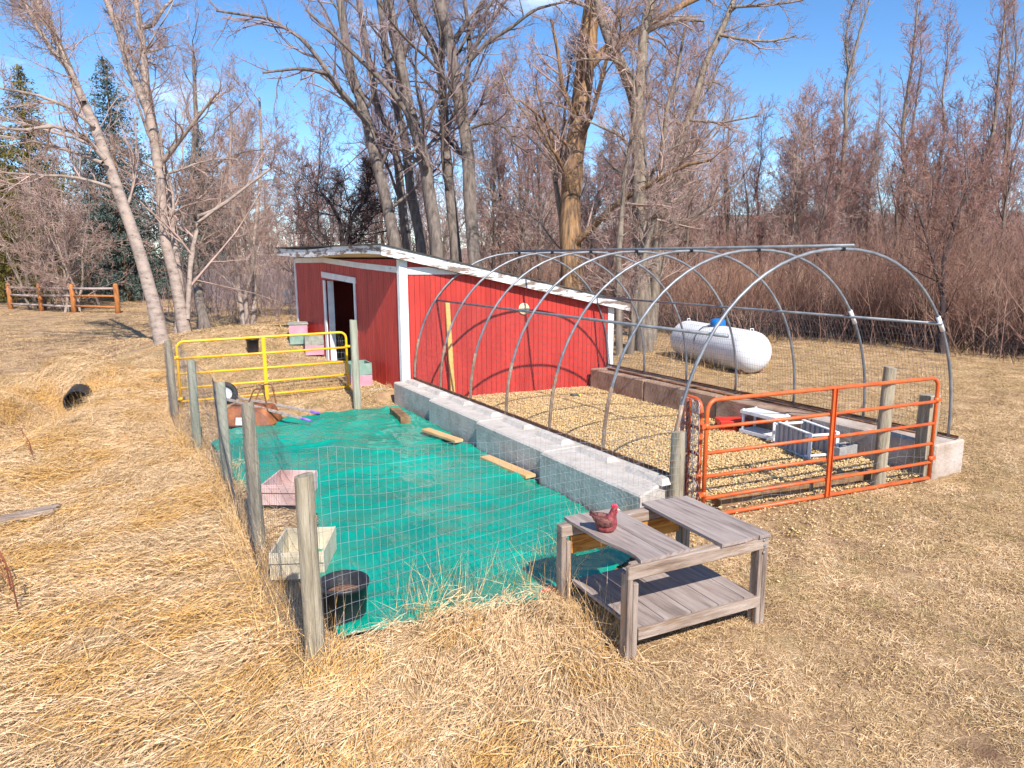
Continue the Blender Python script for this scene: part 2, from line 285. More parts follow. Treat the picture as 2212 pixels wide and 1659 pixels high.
class MB:
    """collects shapes in site coordinates; obj() links them as one mesh under a parent"""
    def __init__(s): s.v = []; s.f = []; s.n = 0; s.sm = []
    def add(s, V, F, smooth=False):
        V = np.asarray(V, float); s.v.append(V)
        for f in F: s.f.append([int(i) + s.n for i in f]); s.sm.append(smooth)
        s.n += len(V); return s
    def obox(s, o, a, b, c, bev=0.0):
        """box from corner o along three edge vectors; bev chamfers its long edges slightly"""
        o, a, b, c = (np.asarray(t, float) for t in (o, a, b, c))
        if bev <= 0:
            V = [o, o + a, o + a + b, o + b, o + c, o + a + c, o + a + b + c, o + b + c]
            F = [(0, 3, 2, 1), (4, 5, 6, 7), (0, 1, 5, 4), (1, 2, 6, 5), (2, 3, 7, 6), (3, 0, 4, 7)]
            if np.dot(np.cross(a, b), c) < 0: F = [f[::-1] for f in F]
            return s.add(V, F)
        la, lb, lc = (np.linalg.norm(t) for t in (a, b, c)); ua, ub, uc = a / la, b / lb, c / lc
        e = min(bev, .4 * la, .4 * lb, .4 * lc); V = []; ix = {}
        for i in (0, 1):
            for j in (0, 1):
                for k in (0, 1):
                    p = o + a * i + b * j + c * k; si, sj, sk = (1 - 2 * i), (1 - 2 * j), (1 - 2 * k)
                    for ax in range(3):
                        q = p + (ua * si * e if ax != 0 else 0) + (ub * sj * e if ax != 1 else 0) + (uc * sk * e if ax != 2 else 0)
                        ix[i, j, k, ax] = len(V); V.append(q)
        F = []
        g = lambda i, j, k, ax: ix[i, j, k, ax]
        for i in (0, 1): F.append([g(i, 0, 0, 0), g(i, 1, 0, 0), g(i, 1, 1, 0), g(i, 0, 1, 0)])
        for j in (0, 1): F.append([g(0, j, 0, 1), g(1, j, 0, 1), g(1, j, 1, 1), g(0, j, 1, 1)])
        for k in (0, 1): F.append([g(0, 0, k, 2), g(1, 0, k, 2), g(1, 1, k, 2), g(0, 1, k, 2)])
        for i in (0, 1):
            for j in (0, 1): F.append([g(i, j, 0, 0), g(i, j, 1, 0), g(i, j, 1, 1), g(i, j, 0, 1)])
        for i in (0, 1):
            for k in (0, 1): F.append([g(i, 0, k, 0), g(i, 1, k, 0), g(i, 1, k, 2), g(i, 0, k, 2)])
        for j in (0, 1):
            for k in (0, 1): F.append([g(0, j, k, 1), g(1, j, k, 1), g(1, j, k, 2), g(0, j, k, 2)])
        for i in (0, 1):
            for j in (0, 1):
                for k in (0, 1): F.append([g(i, j, k, 0), g(i, j, k, 1), g(i, j, k, 2)])
        ctr = o + (a + b + c) / 2; V = np.array(V); G = []
        for f in F:
            p = V[f]; nn = np.cross(p[1] - p[0], p[2] - p[0])
            G.append(f if np.dot(nn, p.mean(0) - ctr) > 0 else f[::-1])
        return s.add(V, G)
    def box(s, c, size, rz=0, bev=0.0):
        ca, sa = math.cos(rz), math.sin(rz); a = v3(ca, sa, 0) * size[0]; b = v3(-sa, ca, 0) * size[1]; cc = v3(0, 0, size[2])
        return s.obox(np.asarray(c, float) - a / 2 - b / 2 - cc / 2, a, b, cc, bev)
    def tube(s, pts, r, k=8, cap=True, closed=False):
        P = np.asarray(pts, float); n = len(P); R = np.broadcast_to(np.asarray(r, float), (n,))
        T = np.empty_like(P); T[1:-1] = P[2:] - P[:-2]; T[0] = P[1] - P[0]; T[-1] = P[-1] - P[-2]
        if closed: T[0] = T[-1] = P[1] - P[-2]
        T /= np.linalg.norm(T, axis=1)[:, None] + 1e-12
        ref = v3(0, 0, 1) if abs(T[0][2]) < .9 else v3(1, 0, 0)
        N = np.cross(T[0], ref); N /= np.linalg.norm(N); V = []
        for i in range(n):
            N = N - T[i] * np.dot(N, T[i]); N /= np.linalg.norm(N) + 1e-12; B = np.cross(T[i], N)
            for j in range(k):
                a = 2 * math.pi * j / k; V.append(P[i] + R[i] * (math.cos(a) * N + math.sin(a) * B))
        F = [(i * k + j, i * k + (j + 1) % k, (i + 1) * k + (j + 1) % k, (i + 1) * k + j) for i in range(n - 1) for j in range(k)]
        if cap and not closed:
            F.append(tuple(range(k))[::-1]); F.append(tuple((n - 1) * k + j for j in range(k)))
        return s.add(V, F, True)
    def lathe(s, prof, axis_o, axis=(0, 0, 1), k=24):
        """prof: list of (r, h) along the axis"""
        A = np.asarray(axis, float); A /= np.linalg.norm(A); ref = v3(0, 0, 1) if abs(A[2]) < .9 else v3(1, 0, 0)
        X = np.cross(ref, A); X /= np.linalg.norm(X); Y = np.cross(A, X); o = np.asarray(axis_o, float); V = []
        for r, h in prof:
            for j in range(k):
                a = 2 * math.pi * j / k; V.append(o + A * h + r * (math.cos(a) * X + math.sin(a) * Y))
        n = len(prof)
        F = [(i * k + j, i * k + (j + 1) % k, (i + 1) * k + (j + 1) % k, (i + 1) * k + j) for i in range(n - 1) for j in range(k)]
        F.append(tuple(range(k))[::-1]); F.append(tuple((n - 1) * k + j for j in range(k)))
        return s.add(V, F, True)
    def obj(s, name, mat, parent=None, label=None, cat=None, group=None, kind=None, loc=None):
        V = np.concatenate(s.v) if s.v else np.zeros((0, 3))
        L = root_loc(parent) if parent is not None else (np.asarray(loc, float) if loc is not None else np.zeros(3))
        me = bpy.data.meshes.new(name); me.from_pydata((V - L).tolist(), [], s.f); me.update()
        me.polygons.foreach_set('use_smooth', np.array(s.sm, bool))
        me.materials.append(mat)
        o = link(name, me, parent)
        if parent is None and loc is not None: o.location = tuple(loc); WLOC[o.name] = np.asarray(loc, float)
        return tag(o, label, cat, group, kind)
def bez(pts, n=8):
    """Catmull-Rom through the points"""
    P = np.asarray(pts, float); Q = np.vstack([2 * P[0] - P[1], P, 2 * P[-1] - P[-2]]); out = []
    for i in range(1, len(Q) - 2):
        for t in np.linspace(0, 1, n, endpoint=False):
            a, b, c, d = Q[i - 1], Q[i], Q[i + 1], Q[i + 2]
            out.append(.5 * ((2 * b) + (-a + c) * t + (2 * a - 5 * b + 4 * c - d) * t * t + (-a + 3 * b - 3 * c + d) * t ** 3))
    out.append(Q[-2]); return np.array(out)
def wires(segs, r, name, mat, parent, k=3, kind=None, label=None):
    """many straight thin wires (list of polylines) as one mesh, thin triangular prisms"""
    by = {}
    for sgm in segs: by.setdefault(len(sgm), []).append(sgm)
    Vs = []; Fs = []; base = 0
    for n, L in by.items():
        V, F = tubes_np(np.array(L, float), np.full((len(L), n), r), k); Vs.append(V); Fs.append(F + base); base += len(V)
    V = np.concatenate(Vs) - root_loc(parent)
    me = np_mesh(name, V, np.concatenate(Fs)); me.materials.append(mat)
    o = link(name, me, parent); return tag(o, label=label, kind=kind)
def tubes_np(P, R, k):
    """P (N,n,3), R (N,n) -> verts, quads for N tubes"""
    N, n, _ = P.shape
    T = np.empty_like(P); T[:, 1:-1] = P[:, 2:] - P[:, :-2]; T[:, 0] = P[:, 1] - P[:, 0]; T[:, -1] = P[:, -1] - P[:, -2]
    T /= np.linalg.norm(T, axis=2, keepdims=True) + 1e-9
    ref = np.where(np.abs(T[..., 2:3]) < .85, v3(0, 0, 1), v3(1, 0, 0))
    A = np.cross(T, ref); A /= np.linalg.norm(A, axis=2, keepdims=True) + 1e-9; B = np.cross(T, A)
    an = 2 * np.pi * np.arange(k) / k
    V = P[:, :, None, :] + R[:, :, None, None] * (np.cos(an)[None, None, :, None] * A[:, :, None, :] + np.sin(an)[None, None, :, None] * B[:, :, None, :])
    b = (np.arange(N) * n * k)[:, None, None]; i = (np.arange(n - 1) * k)[None, :, None]; j = np.arange(k)[None, None, :]; j2 = (j + 1) % k
    F = np.stack([b + i + j, b + i + j2, b + i + k + j2, b + i + k + j], -1).reshape(-1, 4)
    return V.reshape(-1, 3), F

# ------------------------------------------------------------------ scatter of stuff with geometry nodes
def make_collection(name, objs):
    c = bpy.data.collections.new(name)
    for o in objs: c.objects.link(o)
    return c
def blade_mesh(name, n, length, width, spread, lean, flat, mat, rng, flow=0.0, box=False):
    """tuft: n thin curved blades. flat 0 = upright, 1 = lodged; flow = how far they all lie one way"""
    V = []; F3 = []; F4 = []
    for i in range(n):
        L = length * rng.uniform(.5, 1.15); a = rng.uniform(0, 2 * np.pi)
        if flow > 0 and rng.random() < flow: a = rng.normal(0, .45)
        o = v3(*(rng.uniform(-spread, spread, 2) if box else rng.normal(0, spread, 2)), 0 if flat < .7 else rng.uniform(0, .07))
        el = np.clip(rng.normal(lean, .22), .03, 1.5)
        d = v3(math.cos(a) * math.cos(el), math.sin(a) * math.cos(el), math.sin(el)); p = o.copy(); pts = [p.copy()]
        m = 3
        for k in range(m):
            d = d + v3(0, 0, -1) * (.45 * flat + .16) * rng.uniform(.4, 1.2) + rng.normal(0, .13, 3); d /= np.linalg.norm(d)
            p = p + d * L / m; 
            if p[2] < .004: p[2] = .004 + rng.uniform(0, .02)
            pts.append(p.copy())
        sd = np.cross(d, v3(0, 0, 1)); sd /= np.linalg.norm(sd) + 1e-9
        tw = rng.uniform(-.9, .9); sd = sd * math.cos(tw) + v3(0, 0, 1) * math.sin(tw); wv = width * rng.uniform(.6, 1.3)
        b = len(V)
        for k, q in enumerate(pts[:-1]):
            ww = wv * (1 - .25 * k); V += [q - sd * ww / 2, q + sd * ww / 2]
        V.append(pts[-1])
        for k in range(m - 1): F4.append((b + 2 * k, b + 2 * k + 1, b + 2 * k + 3, b + 2 * k + 2))
        F3.append((b + 2 * (m - 1), b + 2 * (m - 1) + 1, b + 2 * m))
    me = np_mesh(name, np.array(V), [np.array(F4), np.array(F3)]); me.materials.append(mat)
    return bpy.data.objects.new(name, me)
def scatter(name, P, rot, scl, idx, coll, label, cat, z_off=0):
    me = bpy.data.meshes.new(name); me.vertices.add(len(P)); me.vertices.foreach_set('co', np.asarray(P, np.float32).ravel())
    a = me.attributes.new('rot', 'FLOAT_VECTOR', 'POINT'); a.data.foreach_set('vector', np.asarray(rot, np.float32).ravel())
    a = me.attributes.new('scl', 'FLOAT', 'POINT'); a.data.foreach_set('value', np.asarray(scl, np.float32))
    a = me.attributes.new('idx', 'INT', 'POINT'); a.data.foreach_set('value', np.asarray(idx, np.int32))
    me.update()
    o = link(name, me); tag(o, label, cat, kind='stuff')
    g = bpy.data.node_groups.new(name, 'GeometryNodeTree')
    g.interface.new_socket('Geometry', in_out='INPUT', socket_type='NodeSocketGeometry'); g.interface.new_socket('Geometry', in_out='OUTPUT', socket_type='NodeSocketGeometry')
    n = g.nodes; gi = n.new('NodeGroupInput'); go = n.new('NodeGroupOutput'); ip = n.new('GeometryNodeInstanceOnPoints')
    ci = n.new('GeometryNodeCollectionInfo'); ci.inputs['Collection'].default_value = coll; ci.inputs['Separate Children'].default_value = True; ci.inputs['Reset Children'].default_value = True
    def na(nm, ty):
        q = n.new('GeometryNodeInputNamedAttribute'); q.data_type = ty; q.inputs['Name'].default_value = nm; return q.outputs['Attribute']
    g.links.new(gi.outputs[0], ip.inputs['Points']); g.links.new(ci.outputs[0], ip.inputs['Instance'])
    ip.inputs['Pick Instance'].default_value = True
    g.links.new(na('idx', 'INT'), ip.inputs['Instance Index']); g.links.new(na('rot', 'FLOAT_VECTOR'), ip.inputs['Rotation']); g.links.new(na('scl', 'FLOAT'), ip.inputs['Scale'])
    g.links.new(ip.outputs[0], go.inputs[0])
    md = o.modifiers.new('scatter', 'NODES'); md.node_group = g
    return o

# ================================================================== THE SETTING
# ground: one sheet, fine near the pen, reaching the horizon
n = 330
uu = np.linspace(-1, 1, n); gx = -4 + 900 / math.sinh(6.0) * np.sinh(6.0 * uu); gy = 6 + 900 / math.sinh(6.0) * np.sinh(6.0 * uu)
X, Y = np.meshgrid(gx, gy); Z = zt(X.ravel(), Y.ravel())
ii, jj = np.meshgrid(np.arange(n - 1), np.arange(n - 1)); k0 = (jj * n + ii).ravel()
me = np_mesh('ground', np.stack([X.ravel(), Y.ravel(), Z], 1), np.stack([k0, k0 + 1, k0 + n + 1, k0 + n], 1), True)
me.materials.append(m_ground); tag(link('ground', me), kind='structure')

# far hillside beyond the wood
hx = np.linspace(-420, 620, 130); hy = np.linspace(0, 1, 14); V = []
for j, t in enumerate(hy):
    for x in hx:
        prof = 1.5 + 2 * math.sin(x * .006 + 1.2) + 7 * float(fbm(np.array([x * .012]), np.array([2.2]), 9)[0] * 2)
        right = float(sstep(60, 420, np.array([x]))[0]) * 30
        zz = (prof + right) * math.sin(t * math.pi * .5) + 3 * float(fbm(np.array([x * .05]), np.array([t * 6]), 4)[0])
        yy = 330 - .62 * x + 200 * t if x > 0 else 330 + 200 * t
        V.append((x, yy, zz - 2.5))
nx = len(hx); ii, jj = np.meshgrid(np.arange(nx - 1), np.arange(len(hy) - 1)); k0 = (jj * nx + ii).ravel()
me = np_mesh('hill', np.array(V), np.stack([k0, k0 + 1, k0 + nx + 1, k0 + nx], 1), True); me.materials.append(m_hill)
tag(link('hill', me), kind='structure')

# bed of wood chips inside the hoop frame
V = []; F = []
nx, ny = 40, 70
for j in range(ny):
    for i in range(nx):
        x = -2.35 + 4.2 * i / (nx - 1); y = -.06 + 7.8 * j / (ny - 1) - .134 * x
        V.append((x, y, .022 + .05 * float(fbm(np.array([x * 2]), np.array([y * 2]), 21)[0]) - (.06 if j == 0 else 0)))
ii, jj = np.meshgrid(np.arange(nx - 1), np.arange(ny - 1)); k0 = (jj * nx + ii).ravel()
me = np_mesh('chip_floor', np.array(V), np.stack([k0, k0 + 1, k0 + nx + 1, k0 + nx], 1), True); me.materials.append(m_chipbed)
tag(link('chip_floor', me), kind='structure')

# ------------------------------------------------------------------ the shed
def sw(s, t, z): return SC0 + SU * s + SD * t + v3(0, 0, z)
NB = v3(SU[1], -SU[0], 0)      # outward from the pen-side wall
ND = v3(-SD[1], SD[0], 0)      # outward from the doorway wall
def roof_z(s): return 2.80 - .225 * s           # underside of the roof
shed = thing('shed', SC0, 'red board shed with peeling white trim and single-slope roof behind the hoop frame', 'shed')
ZB = -.35
# pen-side wall
mb = MB()
a, b_ = sw(0.02, 0, 0), sw(SW - .02, 0, 0)
IN = -NB * .05
V = [sw(.02, 0, ZB), sw(SW - .02, 0, ZB), sw(SW - .02, 0, roof_z(SW - .02)), sw(.02, 0, roof_z(.02))]
V = V + [p - NB * .05 for p in V]
mb.add(V, [(0, 1, 2, 3), (7, 6, 5, 4), (0, 4, 5, 1), (1, 5, 6, 2), (2, 6, 7, 3), (3, 7, 4, 0)])
wall_b = mb.obj('wall', m_redback, shed, label='sunlit red plank wall facing the hoop frame')
pitch = .105; k = 0; s = .06
while s < SW - .06:
    e = min(s + pitch - .007, SW - .05); mb = MB(); th = .014 + random.uniform(-.002, .002)
    o = sw(s, 0, ZB) + NB * .001
    q = [o, o + SU * (e - s)]; top0, top1 = roof_z(s), roof_z(e)
    V = [q[0], q[1], v3(q[1][0], q[1][1], top1), v3(q[0][0], q[0][1], top0)]; V = V + [p + NB * th for p in V]
    mb.add(V, [(3, 2, 1, 0), (4, 5, 6, 7), (1, 5, 4, 0), (2, 6, 5, 1), (3, 7, 6, 2), (0, 4, 7, 3)])
    mb.obj('plank', m_red, wall_b); s += pitch
# doorway wall with its opening
T0, T1, DZ0, DZ1 = 2.06, 3.62, .22, 2.30
mb = MB()
def slab(mbx, t0, t1, z0, z1, off=0.0, th=.05):
    mbx.obox(sw(0, t0, z0) + ND * (off - th), SD * (t1 - t0), ND * th, v3(0, 0, z1 - z0))
slab(mb, .03, T0, ZB, 2.79); slab(mb, T0, T1, DZ1, 2.79); slab(mb, T1, SL, ZB, 2.79); slab(mb, T0, T1, ZB, DZ0)
wall_d = mb.obj('wall', m_redback, shed, label='shaded red plank wall with the doorway')
t = .06
while t < SL - .04:
    e = min(t + pitch - .006, SL - .03)
    spans = [(ZB, 2.785)] if (e < T0 - .02 or t > T1 + .02) else [(DZ1 + .02, 2.785), (ZB, DZ0 - .005)]
    if (t < T0 - .02 < e): spans = [(ZB, 2.785)]; e = T0 - .02
    for z0, z1 in spans:
        mb = MB(); slab(mb, t, e, z0, z1, .015 + random.uniform(-.002, .002), .014); mb.obj('plank', m_red, wall_d)
    t += pitch
# other two walls
mb = MB()
mb.obox(sw(.05, SL, ZB), SU * (SW - .1), SD * -.05, v3(0, 0, roof_z(SW) - ZB)); mb.obj('wall', m_red, shed)
mb = MB(); mb.obox(sw(SW, .06, ZB), SD * (SL - .12), SU * -.05, v3(0, 0, roof_z(SW) - ZB - .02)); mb.obj('wall', m_red, shed)
V = [sw(.05, SL - .06, roof_z(SW)), sw(SW - .1, SL - .06, roof_z(SW)), sw(.05, SL - .06, roof_z(.05))]; V = V + [p + SD * .03 for p in V]
mb = MB(); mb.add(V, [(0, 1, 2), (5, 4, 3), (0, 3, 4, 1), (1, 4, 5, 2), (2, 5, 3, 0)]); mb.obj('wall', m_red, shed)
# inside: plank partition seen through the doorway, dirt floor
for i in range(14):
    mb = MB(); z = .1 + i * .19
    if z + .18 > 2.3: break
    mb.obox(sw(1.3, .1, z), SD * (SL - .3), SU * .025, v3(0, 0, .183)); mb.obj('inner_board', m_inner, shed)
mb = MB(); mb.obox(sw(.03, .1, .15), SU * 1.27, SD * (SL - .3), v3(0, 0, .1)); mb.obj('floor_slab', m_soil, shed)
# roof, underside boards and fascias
rs0, rs1, rt0, rt1 = -.40, 4.96, -.16, SL - .02
def rz(s): return roof_z(s) + .03
mb = MB(); V = []
for (s_, t_) in ((rs0, rt0), (rs1, rt0), (rs1, rt1), (rs0, rt1)): V.append(sw(s_, t_, rz(s_)))
V = V + [p + v3(0, 0, .12) for p in V]
mb.add(V, [(3, 2, 1, 0), (4, 5, 6, 7), (0, 1, 5, 4), (1, 2, 6, 5), (2, 3, 7, 6), (3, 0, 4, 7)])
roof = mb.obj('roof', m_roof, shed)
mb = MB(); V = [sw(s_, t_, rz(s_) + .122) for (s_, t_) in ((rs0 - .06, rt0 - .06), (rs1 + .06, rt0 - .06), (rs1 + .06, rt1 + .05), (rs0 - .06, rt1 + .05))]; V = V + [p + v3(0, 0, .022) for p in V]
mb.add(V, [(3, 2, 1, 0), (4, 5, 6, 7), (0, 1, 5, 4), (1, 2, 6, 5), (2, 3, 7, 6), (3, 0, 4, 7)]); mb.obj('roofing_felt', m_roof, roof)
mb = MB(); tt = np.linspace(rt0 + .03, rt1, 9)
for q in range(8):      # soffit boards under the front eave
    mb2 = MB(); V = [sw(rs0 + .01, tt[q], rz(rs0) - .012), sw(-.03, tt[q], rz(-.03) - .012), sw(-.03, tt[q + 1] - .004, rz(-.03) - .012), sw(rs0 + .01, tt[q + 1] - .004, rz(rs0) - .012)]
    V = V + [p + v3(0, 0, .01) for p in V]
    mb2.add(V, [(3, 2, 1, 0), (4, 5, 6, 7), (0, 1, 5, 4), (1, 2, 6, 5), (2, 3, 7, 6), (3, 0, 4, 7)]); mb2.obj('soffit_board', m_soffit, roof)
def strip(pts_top, drop, out, name, mat, par, n=1):
    mbx = MB(); V = []
    for p in pts_top: V += [p, p + out, p + out - v3(0, 0, drop), p - v3(0, 0, drop)]
    F = []
    for i in range(len(pts_top) - 1):
        b = 4 * i
        for j in range(4): F.append((b + j, b + (j + 1) % 4, b + 4 + (j + 1) % 4, b + 4 + j))
    F.append((0, 1, 2, 3)); e = 4 * (len(pts_top) - 1); F.append((e + 3, e + 2, e + 1, e))
    mbx.add(V, F); return mbx.obj(name, mat, par)
wob = lambda t: .035 * math.sin(t * 1.15 + .5) 
strip([sw(rs0, t_, rz(rs0) + .115 + wob(t_)) for t_ in np.linspace(rt0, rt1, 12)], .17, -SU * .03, 'fascia', m_peel, roof)
strip([sw(s_, rt0, rz(s_) + .117) for s_ in np.linspace(rs0 - .03, 1.9, 4)], .18, -SD * .03, 'fascia', m_peel, roof)
strip([sw(s_, rt0, rz(s_) + .117) for s_ in np.linspace(1.91, rs1, 4)], .18, -SD * .032, 'fascia', m_peel, roof)
strip([sw(s_, rt0 + .03, rz(s_) - .002) for s_ in np.linspace(.16, SW, 3)], .06, -SD * .022 * 0 + NB * .03, 'gable_trim', m_white, roof)
# white trims
mb = MB(); mb.obox(sw(-.02, 0, ZB) + NB * .016, SU * .15, NB * .024, v3(0, 0, roof_z(.1) - ZB)); mb.obj('corner_trim', m_white, shed)
mb = MB(); mb.obox(sw(0, -.038, ZB) + ND * .017, SD * .10, ND * .022, v3(0, 0, 2.78 - ZB)); mb.obj('corner_trim', m_white, shed)
mb = MB(); mb.obox(sw(SW - .13, 0, ZB) + NB * .016, SU * .14, NB * .024, v3(0, 0, roof_z(SW) - ZB - .01)); mb.obj('corner_trim', m_white, shed)
mb = MB(); mb.obox(sw(0, SL - .08, ZB) + ND * .017, SD * .08, ND * .022, v3(0, 0, 2.78 - ZB)); mb.obj('corner_trim', m_white, shed)
# horizontal bands (the one on the doorway wall sags in three lengths)
mb = MB()
V = [sw(.135, 0, 2.50), sw(1.35, 0, 2.485), sw(.55, 0, 2.635), sw(.135, 0, 2.635)]
V = [p + NB * .016 for p in V] + [p + NB * .036 for p in V]
mb.add(V, [(3, 2, 1, 0), (4, 5, 6, 7), (0, 1, 5, 4), (1, 2, 6, 5), (2, 3, 7, 6), (3, 0, 4, 7)]); mb.obj('trim_band', m_white, shed)
bandz = [(.08, 2.53), (1.75, 2.60), (3.7, 2.71), (SL - .09, 2.69)]
for (ta, za), (tb, zb) in zip(bandz[:-1], bandz[1:]):
    mb = MB(); mb.obox(sw(0, ta, za) + ND * .017, SD * (tb - ta - .004) + v3(0, 0, zb - za), ND * .02, v3(0, 0, .115)); mb.obj('trim_band', m_white, shed)
# door frame
fr = MB(); fr.obox(sw(0, T1, DZ0) + ND * .018, SD * .12, ND * .025, v3(0, 0, DZ1 - DZ0)); frame = fr.obj('door_frame', m_white, shed)
mb = MB(); mb.obox(sw(0, T0 - .07, DZ0) + ND * .018, SD * .07, ND * .025, v3(0, 0, DZ1 - DZ0)); mb.obj('jamb_trim', m_white, frame)
mb = MB(); mb.obox(sw(0, T0 - .11, DZ1 - .03) + ND * .02, SD * (T1 - T0 + .28) + v3(0, 0, .10), ND * .028, v3(0, 0, .13)); mb.obj('head_trim', m_white, frame)
mb = MB(); mb.obox(sw(.02, T1 - .02, DZ0 + .01), SD * .02, SU * .13, v3(0, 0, DZ1 - DZ0 - .02)); mb.obj('jamb_board', m_white, frame)
# round dial thermometer and a stud leaning against the wall
wp = lambda s_, z: sw(s_, 0, z) + NB * .018
dial = thing('wall_thermometer', wp(2.56, 1.77), 'round cream dial thermometer hanging on the red plank wall', 'thermometer')
mb = MB(); mb.lathe([(.10, .0), (.118, .004), (.118, .022), (.108, .026)], wp(2.56, 1.77), NB, 28); mb.obj('dial_plate', m_face, dial)
mb = MB()
for i in range(12):
    an = i * math.pi / 6; d = SU * math.cos(an) + v3(0, 0, math.sin(an)); p = wp(2.56, 1.77) + NB * .0285 + d * .085
    mb.obox(p - SU * .006 - v3(0, 0, .006), SU * .012, v3(0, 0, .012), NB * .001)
mb.obj('dial_marks', m_black, dial)
mb = MB(); c = wp(2.56, 1.77) + NB * .031; mb.obox(c - v3(0, 0, .004), SU * .06 - v3(0, 0, .03), v3(0, 0, .008), NB * .002); mb.obj('needle', m_comb, dial)
mb = MB(); mb.obox(sw(.86, -.22, .02), SU * .085, SD * .038, v3(0, 0, 1.95) + SD * .16, .004)
mb.obj('leaning_stud', m_pinez, None, 'golden new stud leaning upright against the red plank wall', 'board', loc=sw(.86, -.22, 0))

# ------------------------------------------------------------------ hoop frame
HS, SK, ZF, HH, RX = 1.219, -.134, .48, 2.90, 2.15
def hp(x, i, z): return v3(x, (6 - i) * HS + SK * x, z)
def hoop_pts(i, n=33):
    out = []
    for a in np.linspace(0, math.pi, n):
        e = .93
        cx = -math.copysign(abs(math.cos(a)) ** e, math.cos(a)) * RX + .06 * math.sin(a); z = ZF + (HH - ZF) * math.sin(a) ** e
        out.append(hp(cx, i, z))
    return out
hoopf = thing('hoop_frame', hp(0, 3, 0), 'grey pipe hoop frame with wire mesh sides standing on concrete block walls', 'hoop house')
for i in range(7):
    P = hoop_pts(i); mb = MB(); mb.tube(P, .0195, 10); h = mb.obj('hoop', m_galv, hoopf)
    mb = MB(); mb.tube([P[0] - v3(0, 0, .06)] + P[:4], .0245, 10); mb.obj('leg_sleeve', m_rustpipe, h)
    mb = MB(); a = 16; mb.tube([P[a - 1] * .12 + P[a] * .88, P[a] * .88 + P[a + 1] * .12], .0245, 10); mb.obj('coupler', m_black, h)
mb = MB(); mb.tube([hp(.06, -.12, HH + .035), hp(.06, 6.12, HH + .035)], .021, 10); mb.obj('ridge_pipe', m_galv, hoopf)
XL, ZL, XR, ZR = -1.66, 1.99, 1.76, 1.975
mb = MB(); mb.tube([hp(XL, -.1, ZL), hp(XL, 6.15, ZL)], .0195, 10); mb.obj('side_pipe', m_galv, hoopf)
mb = MB(); mb.tube([hp(XR, -.1, ZR), hp(XR, 6.03, ZR)], .0195, 10); mb.obj('side_pipe', m_galv, hoopf)
for i in (5, 6):
    P = hoop_pts(i); mb = MB(); q = [p for p in P if p[0] > 1.5 and 1.8 < p[2] < 2.2]; mb.tube([q[0], q[-1]], .027, 10); mb.obj('sleeve', m_plastic, hoopf)
for sx in (-1, 1):
    mb = MB(); A, B = hp(sx * RX, -.05, ZF), hp(sx * RX, 6.1, ZF); mb.obox(A + v3(-.02, 0, -.012), B - A, v3(.04, 0, 0), v3(0, 0, .014)); mb.obox(A + v3(.018 * sx - .003, 0, .002), B - A, v3(.006, 0, 0), v3(0, 0, .022)); mb.obj('base_rail', m_rust, hoopf)
def side_curve(sx, z):
    q = (z - ZF) / (HH - ZF); a = math.asin(min(1, q ** (1 / .93))); return sx * (math.cos(a) ** .93) * RX + .06 * math.sin(a)
for sx, ztop, matw in ((-1, ZL, m_wiredark), (1, ZR, m_wiredark)):
    zs = np.linspace(ZF + .03, ztop, 8); segs = []
    for y in np.arange(-.0, 6.02, .052 / HS):
        segs.append([hp(side_curve(sx, z) + sx * .024, y, z + .006 * math.sin(y * 7)) for z in zs])
    for z in np.linspace(ZF + .03, ztop, 16):
        segs.append([hp(side_curve(sx, z) + sx * .025, y, z + .006 * math.sin(y * 7)) for y in np.linspace(0, 6, 13)])
    wires(segs, .0016, 'wire_mesh', matw, hoopf)

# ------------------------------------------------------------------ concrete blocks
def block(x0, x1, ya, yb, ztop, mat, label, nkeys, keyx, group, end_skew=0.0):
    """ya/yb: y at the block's ends (axis line), skewed ends"""
    L = v3((x0 + x1) / 2, (ya + yb) / 2, 0)
    r = thing('concrete_block', L, label, 'concrete block', group)
    mb = MB(); dx = x1 - x0; j = random.uniform(-.012, .012)
    if end_skew:
        q4 = [(x0, ya), (x1, ya + end_skew), (x1, yb - .008), (x0, yb - .008)]; cx_ = sum(p[0] for p in q4) / 4; cy_ = sum(p[1] for p in q4) / 4
        V = [(x, y, -.12) for x, y in q4] + [(x, y, ztop - .02) for x, y in q4] + [(cx_ + (x - cx_) * .955, cy_ + (y - cy_) * .982, ztop) for x, y in q4]
        mb.add(V, [(3, 2, 1, 0), (8, 9, 10, 11)] + [(a_ + j_, a_ + (j_ + 1) % 4, a_ + 4 + (j_ + 1) % 4, a_ + 4 + j_) for a_ in (0, 4) for j_ in range(4)])
    else: mb.obox(v3(x0 + j, ya + .008, -.12), v3(dx, -.02, 0), v3((random.uniform(-.012, .012)), yb - ya - .016, 0), v3(0, 0, ztop + .12), .022)
    mb.obj('body', mat, r)
    for q in range(nkeys):
        yc = ya + (yb - ya) * ((q + .5) / nkeys); l = (yb - ya) / nkeys * .36; w0, w1 = .10, .055; h = .055
        V = [(keyx - w0, yc - l, ztop - .004), (keyx + w0, yc - l, ztop - .004), (keyx + w0, yc + l, ztop - .004), (keyx - w0, yc + l, ztop - .004), (keyx - w1, yc - l + .05, ztop + h), (keyx + w1, yc - l + .05, ztop + h), (keyx + w1, yc + l - .05, ztop + h), (keyx - w1, yc + l - .05, ztop + h)]
        mb = MB(); mb.add(V, [(3, 2, 1, 0), (4, 5, 6, 7), (0, 1, 5, 4), (1, 2, 6, 5), (2, 3, 7, 6), (3, 0, 4, 7)]); mb.obj('key', mat, r)
    return r
ords = ['end block of the pale concrete wall beside the tarp, beside the gate post', 'pale concrete block beside the tarp, next to the end block', 'pale concrete block beside the tarp, next to the block against the shed', 'pale concrete block beside the tarp, standing against the shed']
